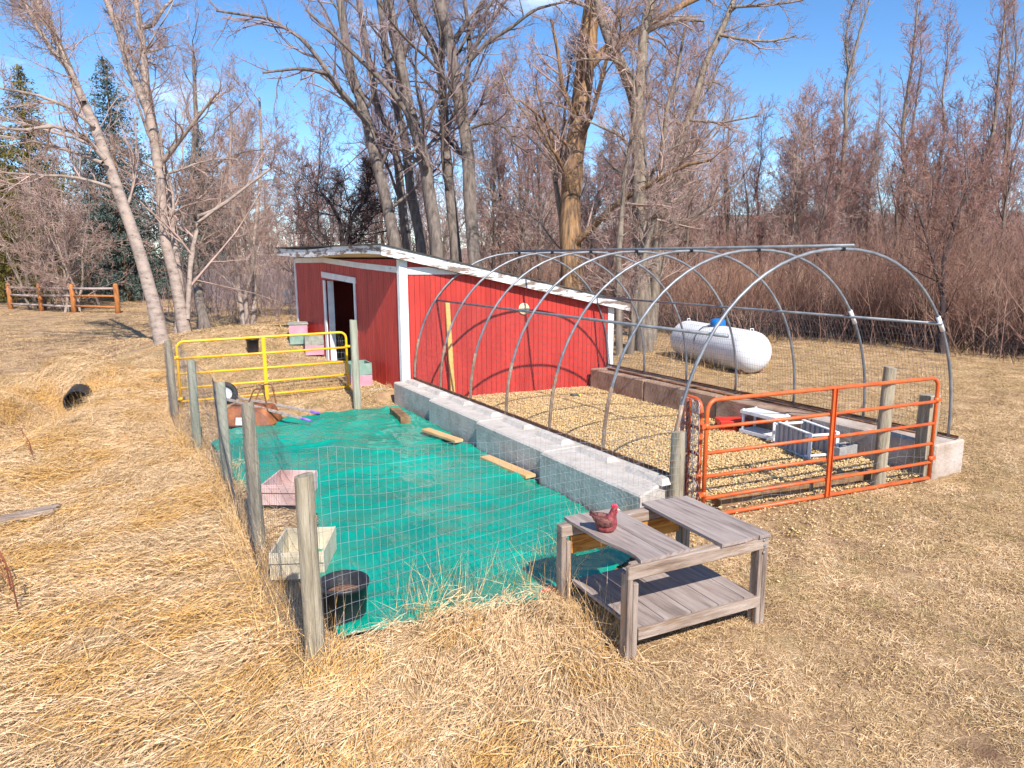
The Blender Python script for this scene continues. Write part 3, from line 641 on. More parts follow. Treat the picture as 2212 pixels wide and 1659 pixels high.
ys = [-.02, 1.87, 3.76, 5.66, 7.58]; xo = [-2.84, -2.78, -2.70, -2.62]
for q in range(4):
    block(xo[q], -2.07, ys[q], ys[q + 1], .45, m_conc, ords[q], 2, -2.34, 'pale blocks along the tarp', .33 if q == 0 else 0)
ords = ['end block of the brown-stained concrete wall beyond the orange gate', 'brown-stained concrete block next to the end block, behind the white plastic shelves', 'brown-stained concrete block in the middle of its wall, behind the red crate', 'brown-stained concrete block on the tank side, against the red shed wall']
ys = [-.42, 1.45, 3.34, 5.23, 6.98]
for q in range(4):
    block(1.66, 2.29, ys[q], ys[q + 1], .45, m_concb if q else m_conct, ords[q], 0, 0, 'stained blocks on the tank side')

# pipes resting on the tank-side wall
for A, B, r, mt, nm, lb in ((v3(1.86, 3.1, .475), v3(1.84, 6.6, .475), .021, m_rust, 'rusty_pipe', 'long rusty pipe lying on the stained concrete wall'),
                        (v3(2.03, -.2, .466), v3(1.99, 3.0, .466), .014, m_rust, 'rusty_rod', 'thin rusty rod lying on the stained concrete wall near the gate end')):
    mb = MB(); mb.tube([A, (A + B) / 2 + v3(0, 0, -.004), B], r, 9); mb.obj(nm, mt, None, lb, 'pipe', loc=A)
mb = MB(); mb.tube([v3(2.36, -.1, .05), v3(2.36, 2.9, .06)], .04, 10); mb.box((2.36, 1.4, .0), (.05, 3.0, .05))
mb.obj('white_drain_pipe', m_plastic, None, 'white plastic drain pipe lying along the foot of the stained concrete wall', 'pipe', loc=(2.36, 1.4, 0))

# ------------------------------------------------------------------ gates
def gate(A, B, z0, heights, r, mat, name, label, brace_at, ang_brace=True):
    A = np.asarray(A, float); B = np.asarray(B, float); D = B - A; L = np.linalg.norm(D[:2]); u = D / np.linalg.norm(D)
    g = thing(name, A, label, 'gate'); H = heights[-1]; c = .12
    def P(t, h): return A + D * t + v3(0, 0, z0 + h)
    rim = []
    for q in range(5):
        a = math.pi / 2 * q / 4; rim.append(P(0, H - c) + u * c * (1 - math.cos(a)) + v3(0, 0, c * math.sin(a)))
    rim2 = [P(1, H - c) - u * c * (1 - math.cos(a)) + v3(0, 0, c * math.sin(a)) for a in np.linspace(math.pi / 2, 0, 5)]
    mb = MB(); mb.tube([P(0, 0)] + rim + rim2 + [P(1, 0)], r, 10); mb.tube([P(0, 0), P(1, 0)], r, 10)
    mb.obj('frame_tube', mat, g)
    for h in heights[1:-1]:
        mb = MB(); mb.tube([P(0, h), P(.5, h) - v3(0, 0, .004), P(1, h)], r * .86, 10); mb.obj('bar', mat, g)
    nrm = v3(-u[1], u[0], 0); p = P(brace_at, .0) - u * .032 - nrm * (r + .008)
    mb = MB(); mb.obox(p, u * .064, nrm * .006, v3(0, 0, H)); mb.obox(p, u * .006, -nrm * .024, v3(0, 0, H)); mb.obox(p + u * .058, u * .006, -nrm * .024, v3(0, 0, H)); mb.obj('brace', mat, g)
    for h in (heights[1] + .05, heights[-2] + .02):
        for e in (0, 1):
            mb = MB(); q = P(e, h); mb.lathe([(r * 1.35, -.03), (r * 1.35, .03)], q, (0, 0, 1), 12); mb.obox(q - nrm * .02 - v3(0, 0, .02), u * (-.07 if e == 0 else .07), nrm * .04, v3(0, 0, .04)); mb.obj('hinge', mat, g)
    return g, P
hts = [0, .205, .45, .71, .99, 1.29]
OA, OB = atz(1517, 1124), v3(1.55, -.42, 0)
og, OP = gate(OA, OB, .04, hts, .0235, m_orange, 'farm_gate', 'wide orange tube gate closing the front of the hoop frame', .5)
segs = []   # limp chicken wire hung on the gate
for q in range(26):
    t = q / 25; segs.append([OP(t + .004 * math.sin(h * 9 + q), h) + v3(0, .03 + .02 * math.sin(h * 5 + q), 0) for h in np.linspace(.02, .5 if q % 3 else .9, 9)])
for h in (.08, .17, .30, .42):
    segs.append([OP(t, h + .03 * math.sin(t * 21 + h * 30)) + v3(0, .035, 0) for t in np.linspace(0, 1, 40)])
wires(segs, .0013, 'loose_netting', m_wire, og)
# narrow gate leaf, swung back, wrapped in netting
NA = atz(1467, 1082); NBp = atz(1503, 1100); NBp = atz(1506, 1104)
ng, NP = gate(NA, NBp, .05, [0, .3, .6, .9, 1.22], .0235, m_orange, 'netted_gate_leaf', 'narrow orange gate leaf wrapped in tangled chicken wire', .5)
segs = []
for q in range(20):
    t = q / 19
    segs.append([NP(t + .03 * (1 if (q + k_) % 2 else -1), h) + v3(-.035 + .02 * math.sin(q + h * 4), -.02, 0) for k_, h in enumerate(np.linspace(.0, 1.2, 22))])
for h in np.linspace(.03, 1.2, 15):
    segs.append([NP(t, h + .02 * math.sin(t * 20 + h * 13)) + v3(-.04, -.015, 0) for t in np.linspace(0, 1, 14)])
for q in range(18):
    segs.append([NP(np.clip(f, 0, 1), (q - 4) / 13 * 1.2 + .5 * f if 0 <= (q - 4) / 13 * 1.2 + .5 * f <= 1.22 else np.clip((q - 4) / 13 * 1.2 + .5 * f, 0, 1.22)) + v3(-.05, -.02, 0) for f in np.linspace(0, 1, 8)])
wires(segs, .0034, 'chicken_wire', m_net, ng)
YA, YB = v3(-6.27, 8.62, .06), v3(-3.28, 8.30, .10)
yg, YP = gate(YA, YB, .0, hts, .0235, m_yellow, 'farm_gate', 'yellow tube gate with rust spots between fence posts beside the shed', .49)
segs = []
for q in range(22):
    t = .64 + .36 * q / 21; segs.append([YP(t + .006 * math.sin(h * 8 + q), h) + v3(0, .035 + .012 * math.sin(h * 6 + q * 2), 0) for h in np.linspace(.35, 1.27, 9)])
for h in np.linspace(.4, 1.25, 8): segs.append([YP(t, h + .012 * math.sin(t * 40 + h * 9)) + v3(0, .038, 0) for t in np.linspace(.62, 1, 16)])
wires(segs, .0013, 'loose_netting', m_wire, yg)

# ------------------------------------------------------------------ posts and wire fence
def round_post(b, h, r, mat, parent=None, lean=(0, 0), name='post', label=None, cat=None, group=None):
    b = np.asarray(b, float); T = b + v3(lean[0], lean[1], h); mb = MB(); n_ = 9; k = 16; V = []; ph = random.uniform(0, 9)
    for i in range(n_):
        t = i / (n_ - 1); c = (b - v3(0, 0, .25)) * (1 - t) + T * t
        for j in range(k):
            a = 2 * math.pi * j / k; rr = r * (1 - .05 * t) * (1 + .03 * math.sin(3 * a + ph) + .02 * math.sin(7 * a + 5 * t + ph))
            if i == n_ - 1: rr *= .96
            V.append(c + v3(math.cos(a) * rr, math.sin(a) * rr, (.012 * math.cos(a + ph) if i == n_ - 1 else 0)))
    F = [(i * k + j, i * k + (j + 1) % k, (i + 1) * k + (j + 1) % k, (i + 1) * k + j) for i in range(n_ - 1) for j in range(k)]
    mb.add(V, F, True); mb.add(V[-k:], [tuple(range(k))], False)
    return mb.obj(name, mat, parent, label, cat, group, loc=None if parent is not None else b)
fps = [(gpt(683, 1430), 1.35, .068, m_post), (gpt(560, 1180), 1.46, .066, m_post), (gpt(492, 1042), 1.30, .066, m_postgreen), (gpt(427, 968), 1.34, .064, m_postgreen), (gpt(378, 900), 1.36, .064, m_post)]
xs = np.mean([p[0][0] for p in fps])
GP = v3(-2.235, .11, 0)
fence = thing('wire_fence', fps[0][0], 'welded wire fence with round wooden posts around the tarp pen', 'fence')
for (b, h, r, mt) in fps: round_post(b, h, r, mt, fence, (random.uniform(-.02, .02), random.uniform(-.02, .02)))
round_post(GP, 1.01, .078, m_post, fence)
# mesh line: outside the posts, wrapped round the near corner
line = [fps[4][0] + v3(-.08, .05, 0), fps[3][0] + v3(-.075, 0, 0), fps[2][0] + v3(-.09, 0, 0), fps[1][0] + v3(-.085, 0, 0), fps[0][0] + v3(-.08, .0, 0), fps[0][0] + v3(-.02, -.078, 0), fps[0][0] + v3(.10, -.05, 0), v3(-5.0, -.36, 0), v3(-3.5, -.02, 0), GP + v3(-.07, -.07, 0), GP + v3(.06, -.06, 0)]
line = np.array(line); dl = np.concatenate([[0], np.cumsum(np.linalg.norm(np.diff(line, axis=0), axis=1))])
def fl(s): return v3(np.interp(s, dl, line[:, 0]), np.interp(s, dl, line[:, 1]), 0)
def mesh_top(s): return np.interp(s, dl, [1.33, 1.50, 1.38, 1.52, 1.56, 1.56, 1.54, 1.37, 1.20, 1.05, 1.02]) + .015 * math.sin(s * 5)
def bulge(s, z):
    e = min(abs(s - q) for q in dl); sg = -1 if s < dl[4] else 0
    return v3(sg, 0 if s < dl[4] else -.6, 0) * (.05 * min(1, e / .8) * math.sin(z * 2.2 + s))
def fp(s, f):
    zt_ = mesh_top(s); z = .03 + (zt_ - .03) * f; p = fl(s); return p + bulge(s, z) + v3(0, 0, z + max(0, gz(p[0], p[1])) * .5)
s0 = dl[4]
segA = [[fp(s, f) for f in np.linspace(0, 1, 7)] for s in np.arange(0, s0 + .2, .062)]
segA += [[fp(s, f) for s in np.linspace(0, s0 + .2, 60)] for f in np.linspace(0, 1, 14)]
wires(segA, .0013, 'wire_mesh', m_wiredark, fence)
segB = [[fp(s, f) for f in np.linspace(0, 1, 7)] for s in np.arange(s0 + .2, dl[-1], .068)]
segB += [[fp(s, f) for s in np.linspace(s0 + .2, dl[-1], 36)] for f in np.linspace(0, 1, 14)]
wires(segB, .0013, 'wire_mesh', m_wire, fence)
round_post(gpt(772, 872), 1.62, .072, m_postgreen, None, (-.015, 0), 'gate_post', 'tall green-tinged round post at the latch end of the yellow gate', 'post')
round_post(gpt(1896, 1052), 1.50, .078, m_post, None, (.03, 0), 'gate_post', 'tall round wooden post behind the orange gate', 'post')
mb = MB(); b = gpt(1985, 1028); mb.obox(b + v3(-.10, -.09, -.2), v3(.20, -.03, 0), v3(.02, .16, 0), v3(.02, 0, 1.28), .012); mb.obj('gate_post', m_post, None, 'short squared wooden post at the hinge end of the orange gate', 'post', loc=b)
# hook and chain bolt on the gate post
mb = MB(); mb.tube([GP + v3(-.11, -.02, .70), GP + v3(.12, .05, .71), GP + v3(.2, .08, .73)], .012, 8); mb.obj('hinge_bolt', m_rust, fence)

# split rail fence across the lawn
rf = [gpt(90, 672), gpt(160, 675), gpt(255, 677)]; rf = [rf[0] + (rf[0] - rf[1]) * 1.02] + rf
railf = thing('rail_fence', rf[2], 'orange-stained split rail fence on the far lawn', 'fence')
for b in rf:
    mb = MB(); mb.tube([b - v3(0, 0, .3), b + v3(.02, 0, .7), b + v3(0, 0, 1.42), b + v3(0, 0, 1.5)], [.13, .125, .12, .07], 10); mb.obj('post', m_cedar, railf)
for q in range(3):
    for h in (.34, .84, 1.24):
        A, B = rf[q] + v3(0, 0, h), rf[q + 1] + v3(0, 0, h + random.uniform(-.03, .03)); mb = MB()
        mb.tube([A, A * .6 + B * .4 + v3(0, 0, random.uniform(-.03, .02)), B], [.05, .065, .05], 8); mb.obj('rail', m_rail if (q < 2 or h > 1.1) else m_cedar, railf)

# ================================================================== THINGS IN AND AROUND THE PEN
# green tarpaulin
TP = np.array([(-2.66, 7.0), (-3.6, 7.2), (-4.6, 7.28), (-5.6, 7.05), (-6.1, 6.2), (-6.14, 4.4), (-6.05, 3.2), (-5.72, 2.75), (-5.5, 2.3), (-5.62, 1.7), (-6.0, 1.2), (-6.1, .4), (-6.06, -.5), (-5.2, -.66), (-4.4, -.74), (-3.75, -.62), (-3.1, -.38), (-2.92, .2), (-2.86, 1.8), (-2.78, 3.7), (-2.68, 5.6)])
def inpoly(x, y, P):
    c = np.zeros(np.shape(x), bool); n_ = len(P)
    for i in range(n_):
        x1, y1 = P[i]; x2, y2 = P[(i + 1) % n_]
        c ^= ((y1 > y) != (y2 > y)) & (x < (x2 - x1) * (y - y1) / (y2 - y1 + 1e-12) + x1)
    return c
def ridge(x, y, s): return 1 - np.abs(2 * vnoise(x, y, s) - 1)
def tarp_z(x, y):
    wx = x + .25 * fbm(x * .9, y * .9, 40); wy = y + .25 * fbm(x * .9, y * .9, 44)
    a = .035 * ridge(wx * .9 + wy * .5, wy * .35 - wx * .2, 50) ** 3 + .03 * ridge(wx * 1.7 - wy * .8, wy * 1.3 + wx * .4, 53) ** 4 + .022 * ridge(wx * 3.1 + wy, wy * 2.6 - wx, 56) ** 3
    a = a + .05 * vnoise(x * .8, y * .8, 60) + .007 * ridge(wx * 7, wy * 7, 63) ** 2
    b = .05 * ridge(wx * .55 - wy * .35 + 3, wy * .28 + wx * .2, 66) ** 8 + .04 * ridge(wy * 1.1 + 5, wx * .5 - wy * .3, 68) ** 9
    return (a - .02) * .55 + b * .8 + .016 * ridge(wx * 2.3 - wy * .9, wy * 1.9 + wx * .7, 77) ** 6 + .012 * ridge(wx * 4.3 + wy * 2.1, wy * 3.7, 79) ** 5
nx, ny = 180, 340
gx = np.linspace(-6.25, -2.6, nx); gy = np.linspace(-.85, 7.35, ny); X, Y = np.meshgrid(gx, gy); X = X.ravel(); Y = Y.ravel()
Xw = X + .05 * fbm(X * 2.2, Y * 2.2, 71) * 2; Yw = Y + .05 * fbm(X * 2.2, Y * 2.2, 74) * 2
ed = seg_dist(X, Y, [tuple(p) for p in TP] + [tuple(TP[0])])
Z = np.maximum(zt(X, Y), 0) * .0 + .035 + tarp_z(X, Y) * 1.2
Z = Z - .03 * (1 - sstep(0, .12, ed)) + .02 * sstep(-2.95, -2.75, X) * sstep(.5, 1, Y)
ii, jj = np.meshgrid(np.arange(nx - 1), np.arange(ny - 1)); k0 = (jj * nx + ii).ravel()
F = np.stack([k0, k0 + 1, k0 + nx + 1, k0 + nx], 1); keep = inpoly(X[F].mean(1), Y[F].mean(1), TP); F = F[keep]
used = np.unique(F); rem = -np.ones(len(X), int); rem[used] = np.arange(len(used))
me = np_mesh('tarpaulin', np.stack([Xw, Yw, Z], 1)[used], rem[F], True); me.materials.append(m_tarp)
tarp = link('tarpaulin', me); tag(tarp, 'crumpled green plastic tarpaulin spread over the pen floor', 'tarpaulin')
md = tarp.modifiers.new('thickness', 'SOLIDIFY'); md.thickness = .004
def tz(x, y): return .05 + float(tarp_z(np.array([x]), np.array([y]))[0]) * 1.35

# loose boards along the wall
def plank(px0, px1, wd, th, z, mat, name, label, cat, zt_=None):
    A, B = atz(*px0, z), atz(*px1, z); d = B - A; nn = v3(-d[1], d[0], 0); nn /= np.linalg.norm(nn); mb = MB()
    mb.obox(A - nn * wd / 2 - v3(0, 0, th), d, nn * wd, v3(0, 0, th), .004); return mb.obj(name, mat, None, label, cat, loc=(A + B) / 2 * v3(1, 1, 0))
plank((918, 925), (992, 950), .15, .04, .135, m_pine, 'board', 'short pale pine board on the tarp, the one farther from the table', 'board')
plank((1047, 984), (1147, 1026), .16, .04, .135, m_pine, 'board', 'longer pinkish pine board on the tarp, toward the table', 'board')
plank((852, 880), (876, 900), .17, .14, .20, m_brownwood, 'timber_offcut', 'short brown timber offcut against the first pale concrete block', 'timber')
mb = MB(); A, B = v3(-1.55, .12, 0), v3(1.05, -.1, 0); d = B - A
mb.obox(A + v3(0, 0, -.05), d, v3(.02, .17, 0), v3(0, 0, .19), .012); mb.obj('sill_timber', m_brownwood, None, 'long squared timber lying behind the foot of the orange gate', 'timber', loc=A)
A, B = gpt(-20, 1152), gpt(118, 1122); d = B - A
mb = MB(); mb.obox(A + v3(0, 0, .07), d, v3(.06, .2, 0), v3(0, 0, .05), .006); mb.obj('weathered_plank', m_woodx, None, 'weathered grey plank half buried in straw by the ditch', 'board', loc=A)
A, B = gpt(775, 868) + v3(.1, .25, .04), gpt(835, 850) + v3(0, .1, .05)
mb = MB(); mb.obox(A, B - A, v3(.02, .07, 0), v3(0, 0, .03)); mb.obj('lath', m_greywood, None, 'grey lath lying at the foot of the yellow gate post', 'board', loc=A)

# open-topped boxes
def open_box(name, c, L, W, H, rz, mat, label, group=None, cleat=True, tilt=0.0):
    c = np.asarray(c, float); r = thing(name, c, label, 'box', group); r.rotation_euler = (0, tilt, rz)
    t = .02
    def part(nm, x0, x1, y0, y1, z0, z1, mt=mat):
        mb = MB(); mb.obox(c + v3(x0, y0, z0), v3(x1 - x0, 0, 0), v3(0, y1 - y0, 0), v3(0, 0, z1 - z0), .003); return mb.obj(nm, mt, r)
    part('side', -L / 2, L / 2, -W / 2, -W / 2 + t, 0, H); part('side', -L / 2, L / 2, W / 2 - t, W / 2, 0, H)
    part('end', -L / 2, -L / 2 + t, -W / 2 + t + .001, W / 2 - t - .001, 0, H - .004); part('end', L / 2 - t, L / 2, -W / 2 + t + .001, W / 2 - t - .001, 0, H - .004)
    part('bottom', -L / 2 + t, L / 2 - t, -W / 2 + t, W / 2 - t, .005, .02)
    if cleat:
        part('cleat', -L / 2 - .018, -L / 2 - .001, -W / 2, W / 2, H * .62, H * .9); part('cleat', L / 2 + .001, L / 2 + .018, -W / 2, W / 2, H * .62, H * .9)
    return r
p = atz(660, 1212, .1); open_box('wooden_box', v3(p[0], p[1] + .02, .055), .60, .47, .25, 1.12, m_cream, 'pale bare-wood open box on the tarp edge beside the near fence corner')
p = atz(628, 1068, .1); open_box('wooden_box', v3(p[0], p[1], .07), .58, .46, .24, 1.0, m_pinkbox, 'faded pink open box lying on the tarp behind the bare-wood box')
def hive(c, rz, mats, label, lid=False, L=.54, W=.43):
    c = np.asarray(c, float); r = thing('hive_box_stack', c, label, 'hive boxes', 'hive boxes along the shed wall'); r.rotation_euler = (0, 0, rz); z = 0
    for q, mt in enumerate(mats):
        H = .24; t = .02; sx = random.uniform(-.012, .012)
        top = q == len(mats) - 1
        def part(nm, x0, x1, y0, y1, z0, z1, par, m2=mt):
            mb = MB(); mb.obox(c + v3(x0 + sx, y0, z0), v3(x1 - x0, 0, 0), v3(0, y1 - y0, 0), v3(0, 0, z1 - z0), .004); return mb.obj(nm, m2, par)
        s_ = part('box_side', -L / 2, L / 2, -W / 2, -W / 2 + t, z, z + H - .006, r); part('side', -L / 2, L / 2, W / 2 - t, W / 2, z, z + H - .006, s_)
        part('side', -L / 2, -L / 2 + t, -W / 2 + t, W / 2 - t, z, z + H - .01, s_); part('side', L / 2 - t, L / 2, -W / 2 + t, W / 2 - t, z, z + H - .01, s_)
        part('handle_cleat', -.1, .1, -W / 2 - .015, -W / 2 - .001, z + .14, z + .17, s_, mt)
        if q == 0: part('floor', -L / 2 + t, L / 2 - t, -W / 2 + t, W / 2 - t, z + .01, z + .03, s_, m_greywood)
        if top and lid: part('lid', -L / 2 - .02, L / 2 + .02, -W / 2 - .02, W / 2 + .02, z + H, z + H + .03, r, m_greywood)
        z += H
    return r
def hloc(t, out, px=None): p = sw(0, t, 0) + ND * out; return v3(p[0], p[1], gz(p[0], p[1]) - .02)
hive(hloc(1.15, .42), 1.5, [m_pink, m_greenbox], 'pink and grey-green stacked boxes beside the tall gate post at the shed')
hp1 = gpt(682, 766); hp2 = gpt(648, 742)
hive(v3(hp1[0], hp1[1] + .1, gz(hp1[0], hp1[1] + .1) - .02), 1.35, [m_pink, m_greywood], 'open pink and grey-wood box stack left of the doorway')
hive(v3(hp2[0], hp2[1] + .1, gz(hp2[0], hp2[1] + .1) - .02), 1.35, [m_greenbox, m_pink], 'green and pink box stack farthest along the shed wall, outermost', True)
# blue bin and clutter just inside the doorway
c = sw(.45, 2.55, 0); c = v3(c[0], c[1], .25); bn = thing('plastic_tub', c, 'dark blue plastic tub standing just inside the shed doorway', 'tub')
mb = MB(); mb.lathe([(.17, 0), (.2, .4), (.215, .4), (.215, .43), (.19, .43), (.165, .03)], c, (0, 0, 1), 20); mb.obj('body', m_blue, bn)

# buckets
def bucket(c, r, h, mat, label, fill=None, handle=True):
    c = np.asarray(c, float); b = thing('bucket', c, label, 'bucket')
    mb = MB(); mb.lathe([(r * .82, 0), (r * .86, .02), (r, h - .03), (r * 1.06, h - .03), (r * 1.06, h), (r * .97, h), (r * .82, .03)], c, (0, 0, 1), 28); mb.obj('body', mat, b)
    if fill: 
        mb = MB(); mb.lathe([(r * .93, h - .11), (r * .6, h - .085), (r * .05, h - .075)], c, (0, 0, 1), 28); mb.obj('contents', fill, b)
    if handle:
        mb = MB(); mb.tube([c + v3(r * 1.05 * math.cos(a), .03 + .0 * a, h - .05 + -.16 * math.sin(a) * 0 + .01) + v3(0, -r * 1.05 * math.sin(a), .02 * math.sin(a)) for a in np.linspace(0, math.pi, 14)], .006, 6); mb.obj('bail', m_black, b)
    return b
p = gpt(760, 1372); p = v3(p[0], p[1] + .16, 0); bucket((p[0], p[1], .05), .185, .33, m_black, 'black plastic bucket with dead leaves inside by the near fence corner', m_mulch)
p = gpt(549, 766); bucket((p[0], p[1] + .1, gz(p[0], p[1] + .1)), .14, .33, m_black, 'small black bucket on the grass beyond the yellow gate')
# culvert
c = atz(166, 868, .0); c = v3(c[0], c[1] + .02, -.02); d = v3(.10, .99, .03); d /= np.linalg.norm(d)
cu = thing('culvert_pipe', c, 'black corrugated drain pipe opening in the grassy ditch bank', 'pipe')
prof = []
for q in range(18): prof.append((.235 + (.016 if q % 2 else 0), q * .05))
prof = prof + [(.215, .85), (.215, 0.01), (.235, 0)]
mb = MB(); k = 28; A = d; Xa = np.cross(A, v3(0, 0, 1)); Xa /= np.linalg.norm(Xa); Ya = np.cross(Xa, A); V = []
for r_, h_ in prof: V += [c + A * h_ + r_ * (math.cos(2 * math.pi * j / k) * Xa + math.sin(2 * math.pi * j / k) * Ya) for j in range(k)]
F = [(i * k + j, i * k + (j + 1) % k, (i + 1) * k + (j + 1) % k, (i + 1) * k + j) for i in range(len(prof) - 1) for j in range(k)]
mb.add(V, F, True); mb.obj('corrugated_shell', m_black, cu)

# upturned wheelbarrow
c = gpt(548, 928); c = v3(c[0] + .05, c[1] + .3, .07); ang = math.atan2(-.50, .87); wb = thing('wheelbarrow', c, 'upturned wheelbarrow with rusty orange tray and purple grips on the tarp', 'wheelbarrow')
wb.rotation_euler = (0, 0, ang)
def Wp(x, y, z): return c + v3(x, y, z)
mb = MB(); V = []; k = 24
for (hx_, hy_, z, ox) in ((.43, .34, .0, 0), (.445, .355, .012, 0), (.44, .35, .03, 0), (.40, .31, .14, -.01), (.36, .265, .27, -.02), (.32, .23, .295, -.02), (.02, .02, .30, -.02)):
    for j in range(k):
        a = 2 * math.pi * j / k; ca, sa = math.cos(a), math.sin(a); e = .38
        V.append(Wp(ox + math.copysign(abs(ca) ** e, ca) * hx_, math.copysign(abs(sa) ** e, sa) * hy_, z))
F = [(i * k + j, i * k + (j + 1) % k, (i + 1) * k + (j + 1) % k, (i + 1) * k + j) for i in range(6) for j in range(k)]
mb.add(V, F, True); mb.obj('tray', m_barrow, wb)
mb = MB(); mb.obox(Wp(-.16, -.352, .03), v3(.14, 0, 0), v3(0, -.004, 0), v3(0, .03, .12)); mb.obj('sticker', m_plastic, wb)
for sy in (-1, 1):
    A, B = Wp(-.50, sy * .11, .43), Wp(.92, sy * .27, .10); mb = MB(); d = B - A; mb.obox(A + v3(0, -.02, 0), d, v3(0, .04, 0), v3(0, 0, .045), .004); h = mb.obj('handle', m_wood, wb)
    mb = MB(); u = d / np.linalg.norm(d); mb.tube([B - u * .02 + v3(0, 0, .02), B + u * .15 + v3(0, 0, .02)], [.024, .019], 10); mb.obj('grip', m_purple, h)
    mb = MB(); mb.tube(bez([Wp(.34, sy * .22, .24), Wp(.31, sy * .22, .45), Wp(.27, sy * .22, .60), Wp(.14, sy * .21, .60), Wp(.05, sy * .18, .45), Wp(.0, sy * .17, .33)], 5), .013, 7); mb.obj('leg', m_rust, wb)
wc_ = Wp(-.42, 0, .50); mb = MB(); 
mb.tube([wc_ + .145 * v3(math.cos(a), 0, math.sin(a)) for a in np.linspace(0, 2 * math.pi, 29)], .048, 10, False, True); tyre = mb.obj('wheel', m_rubber, wb)
mb = MB(); mb.lathe([(.03, -.035), (.10, -.02), (.105, -.03), (.105, .03), (.10, .02), (.03, .035)], wc_, (0, 1, 0), 24); mb.obj('rim', m_plastic, tyre)
mb = MB(); mb.tube([wc_ - v3(0, .15, 0), wc_ + v3(0, .15, 0)], .011, 8); mb.obj('axle', m_rust, wb)

# propane tank
c0 = v3(6.12, 6.25, 0); dT = v3(.235, .972, 0); dT /= np.linalg.norm(dT); RT, LT = .52, 3.8; zc = .0 + RT
tk = thing('propane_tank', c0 + dT * LT / 2, 'white propane tank with a blue lid on the grass beyond the hoop frame', 'tank')
prof = []
for a in np.linspace(0, math.pi / 2, 9): prof.append((max(.004, RT * math.sin(a)), RT * .85 * (1 - math.cos(a))))
prof += [(RT, LT * .5)] + [(r_, LT - h_) for r_, h_ in prof[::-1]]
o = c0 + v3(0, 0, zc); mb = MB(); mb.lathe(prof, o, dT, 40); mb.obj('vessel', m_tank, tk)
for t in (.42, LT - .42):
    q = o + dT * t; mb = MB(); side = v3(dT[1], -dT[0], 0); mb.tube([q + dT * .0 + side * -.05 + v3(0, 0, RT - .01), q - side * .04 + v3(0, 0, RT + .05), q + side * .04 + v3(0, 0, RT + .05), q + side * .05 + v3(0, 0, RT - .01)], .012, 8); mb.obj('lifting_lug', m_tank, tk)
    for sd_ in (-1, 1):
        g_ = q + side * sd_ * .26; mb = MB(); mb.box((g_[0], g_[1], .06), (.10, .18, .18), math.atan2(dT[1], dT[0]) + math.pi / 2); mb.obj('foot', m_rust, tk)
dm = o + dT * (LT * .50) + v3(0, 0, RT - .03); mb = MB(); mb.lathe([(.20, 0), (.20, .10), (.19, .15), (.15, .19), (.08, .205), (.004, .21)], dm, (0, 0, 1), 26); mb.obj('dome_lid', m_blue, tk)
mb = MB(); side = v3(-dT[1], dT[0], 0); mb.tube(bez([dm - dT * .2 * 0 + side * .2 + v3(0, 0, .02), dm - dT * -.25 + side * .32 - v3(0, 0, .05), dm + dT * .28 + side * .5 - v3(0, 0, .3), dm + dT * .3 + side * .5 - v3(0, 0, .62)], 6), .012, 7); mb.obj('gas_hose', m_black, tk)

# white plastic shelves, red crate, concrete brick
def shelf_unit(c, rz, tip, label, dims=(.68, .34, .38)):
    c = np.asarray(c, float); r = thing('plastic_shelf', c, label, 'shelf', 'white plastic shelves on the wood chips'); L, W, H = dims
    R = Matrix.Rotation(rz, 3, 'Z') @ (Matrix.Rotation(math.pi / 2, 3, 'X') if tip else Matrix.Identity(3))
    off = v3(0, 0, W / 2) if tip else v3(0, 0, 0)
    def tp(p):
        q = R @ Vector(p - (v3(0, 0, H / 2) if tip else 0)); return c + off + v3(*q)
    def bx(mb, x0, x1, y0, y1, z0, z1):
        o = tp(v3(x0, y0, z0)); mb.obox(o, tp(v3(x1, y0, z0)) - o, tp(v3(x0, y1, z0)) - o, tp(v3(x0, y0, z1)) - o)
    for z in (.02, H - .05):
        mb = MB(); bx(mb, -L / 2, L / 2, -W / 2, W / 2, z + .03, z + .042); pl_ = mb.obj('shelf_plate', m_plastic if not tip else m_greyplastic, r)
        mb = MB()
        for (x0, x1, y0, y1) in ((-L / 2, L / 2, -W / 2 - .004, -W / 2 + .012), (-L / 2, L / 2, W / 2 - .012, W / 2 + .004), (-L / 2 - .004, -L / 2 + .012, -W / 2, W / 2), (L / 2 - .012, L / 2 + .004, -W / 2, W / 2)): bx(mb, x0, x1, y0, y1, z, z + .05)
        mb.obj('rim', m_plastic, pl_)
        for q in range(7):
            mb = MB(); x = -L / 2 + .06 + q * (L - .12) / 6; bx(mb, x - .008, x + .008, -W / 2 + .02, W / 2 - .02, z + .006, z + .028); mb.obj('rib', m_greyplastic if tip else m_plastic, pl_)
    for sx in (-1, 1):
        for sy in (-1, 1):
            mb = MB(); mb.tube([tp(v3(sx * (L / 2 - .035), sy * (W / 2 - .035), 0)), tp(v3(sx * (L / 2 - .035), sy * (W / 2 - .035), H + .02))], .021, 10); mb.obj('leg', m_plastic, r)
    return r
shelf_unit((1.47, 2.13, .035), 1.56, False, 'upright two-tier white plastic shelf on the wood chips')
shelf_unit((1.30, 1.24, .035), 1.27, True, 'white plastic shelf lying on its side on the wood chips', (.80, .36, .50))
p = atz(1590, 930, .02); rc = thing('plastic_crate', (p[0], p[1] + .1, .03), 'low red plastic crate upside down on the wood chips', 'crate'); c = v3(p[0], p[1] + .1, .03)
mb = MB(); mb.box(c + v3(0, 0, .15), (.48, .34, .03), -.5, .008); mb.obj('base_panel', m_redplastic, rc)
ca, sa = math.cos(-.5), math.sin(-.5)
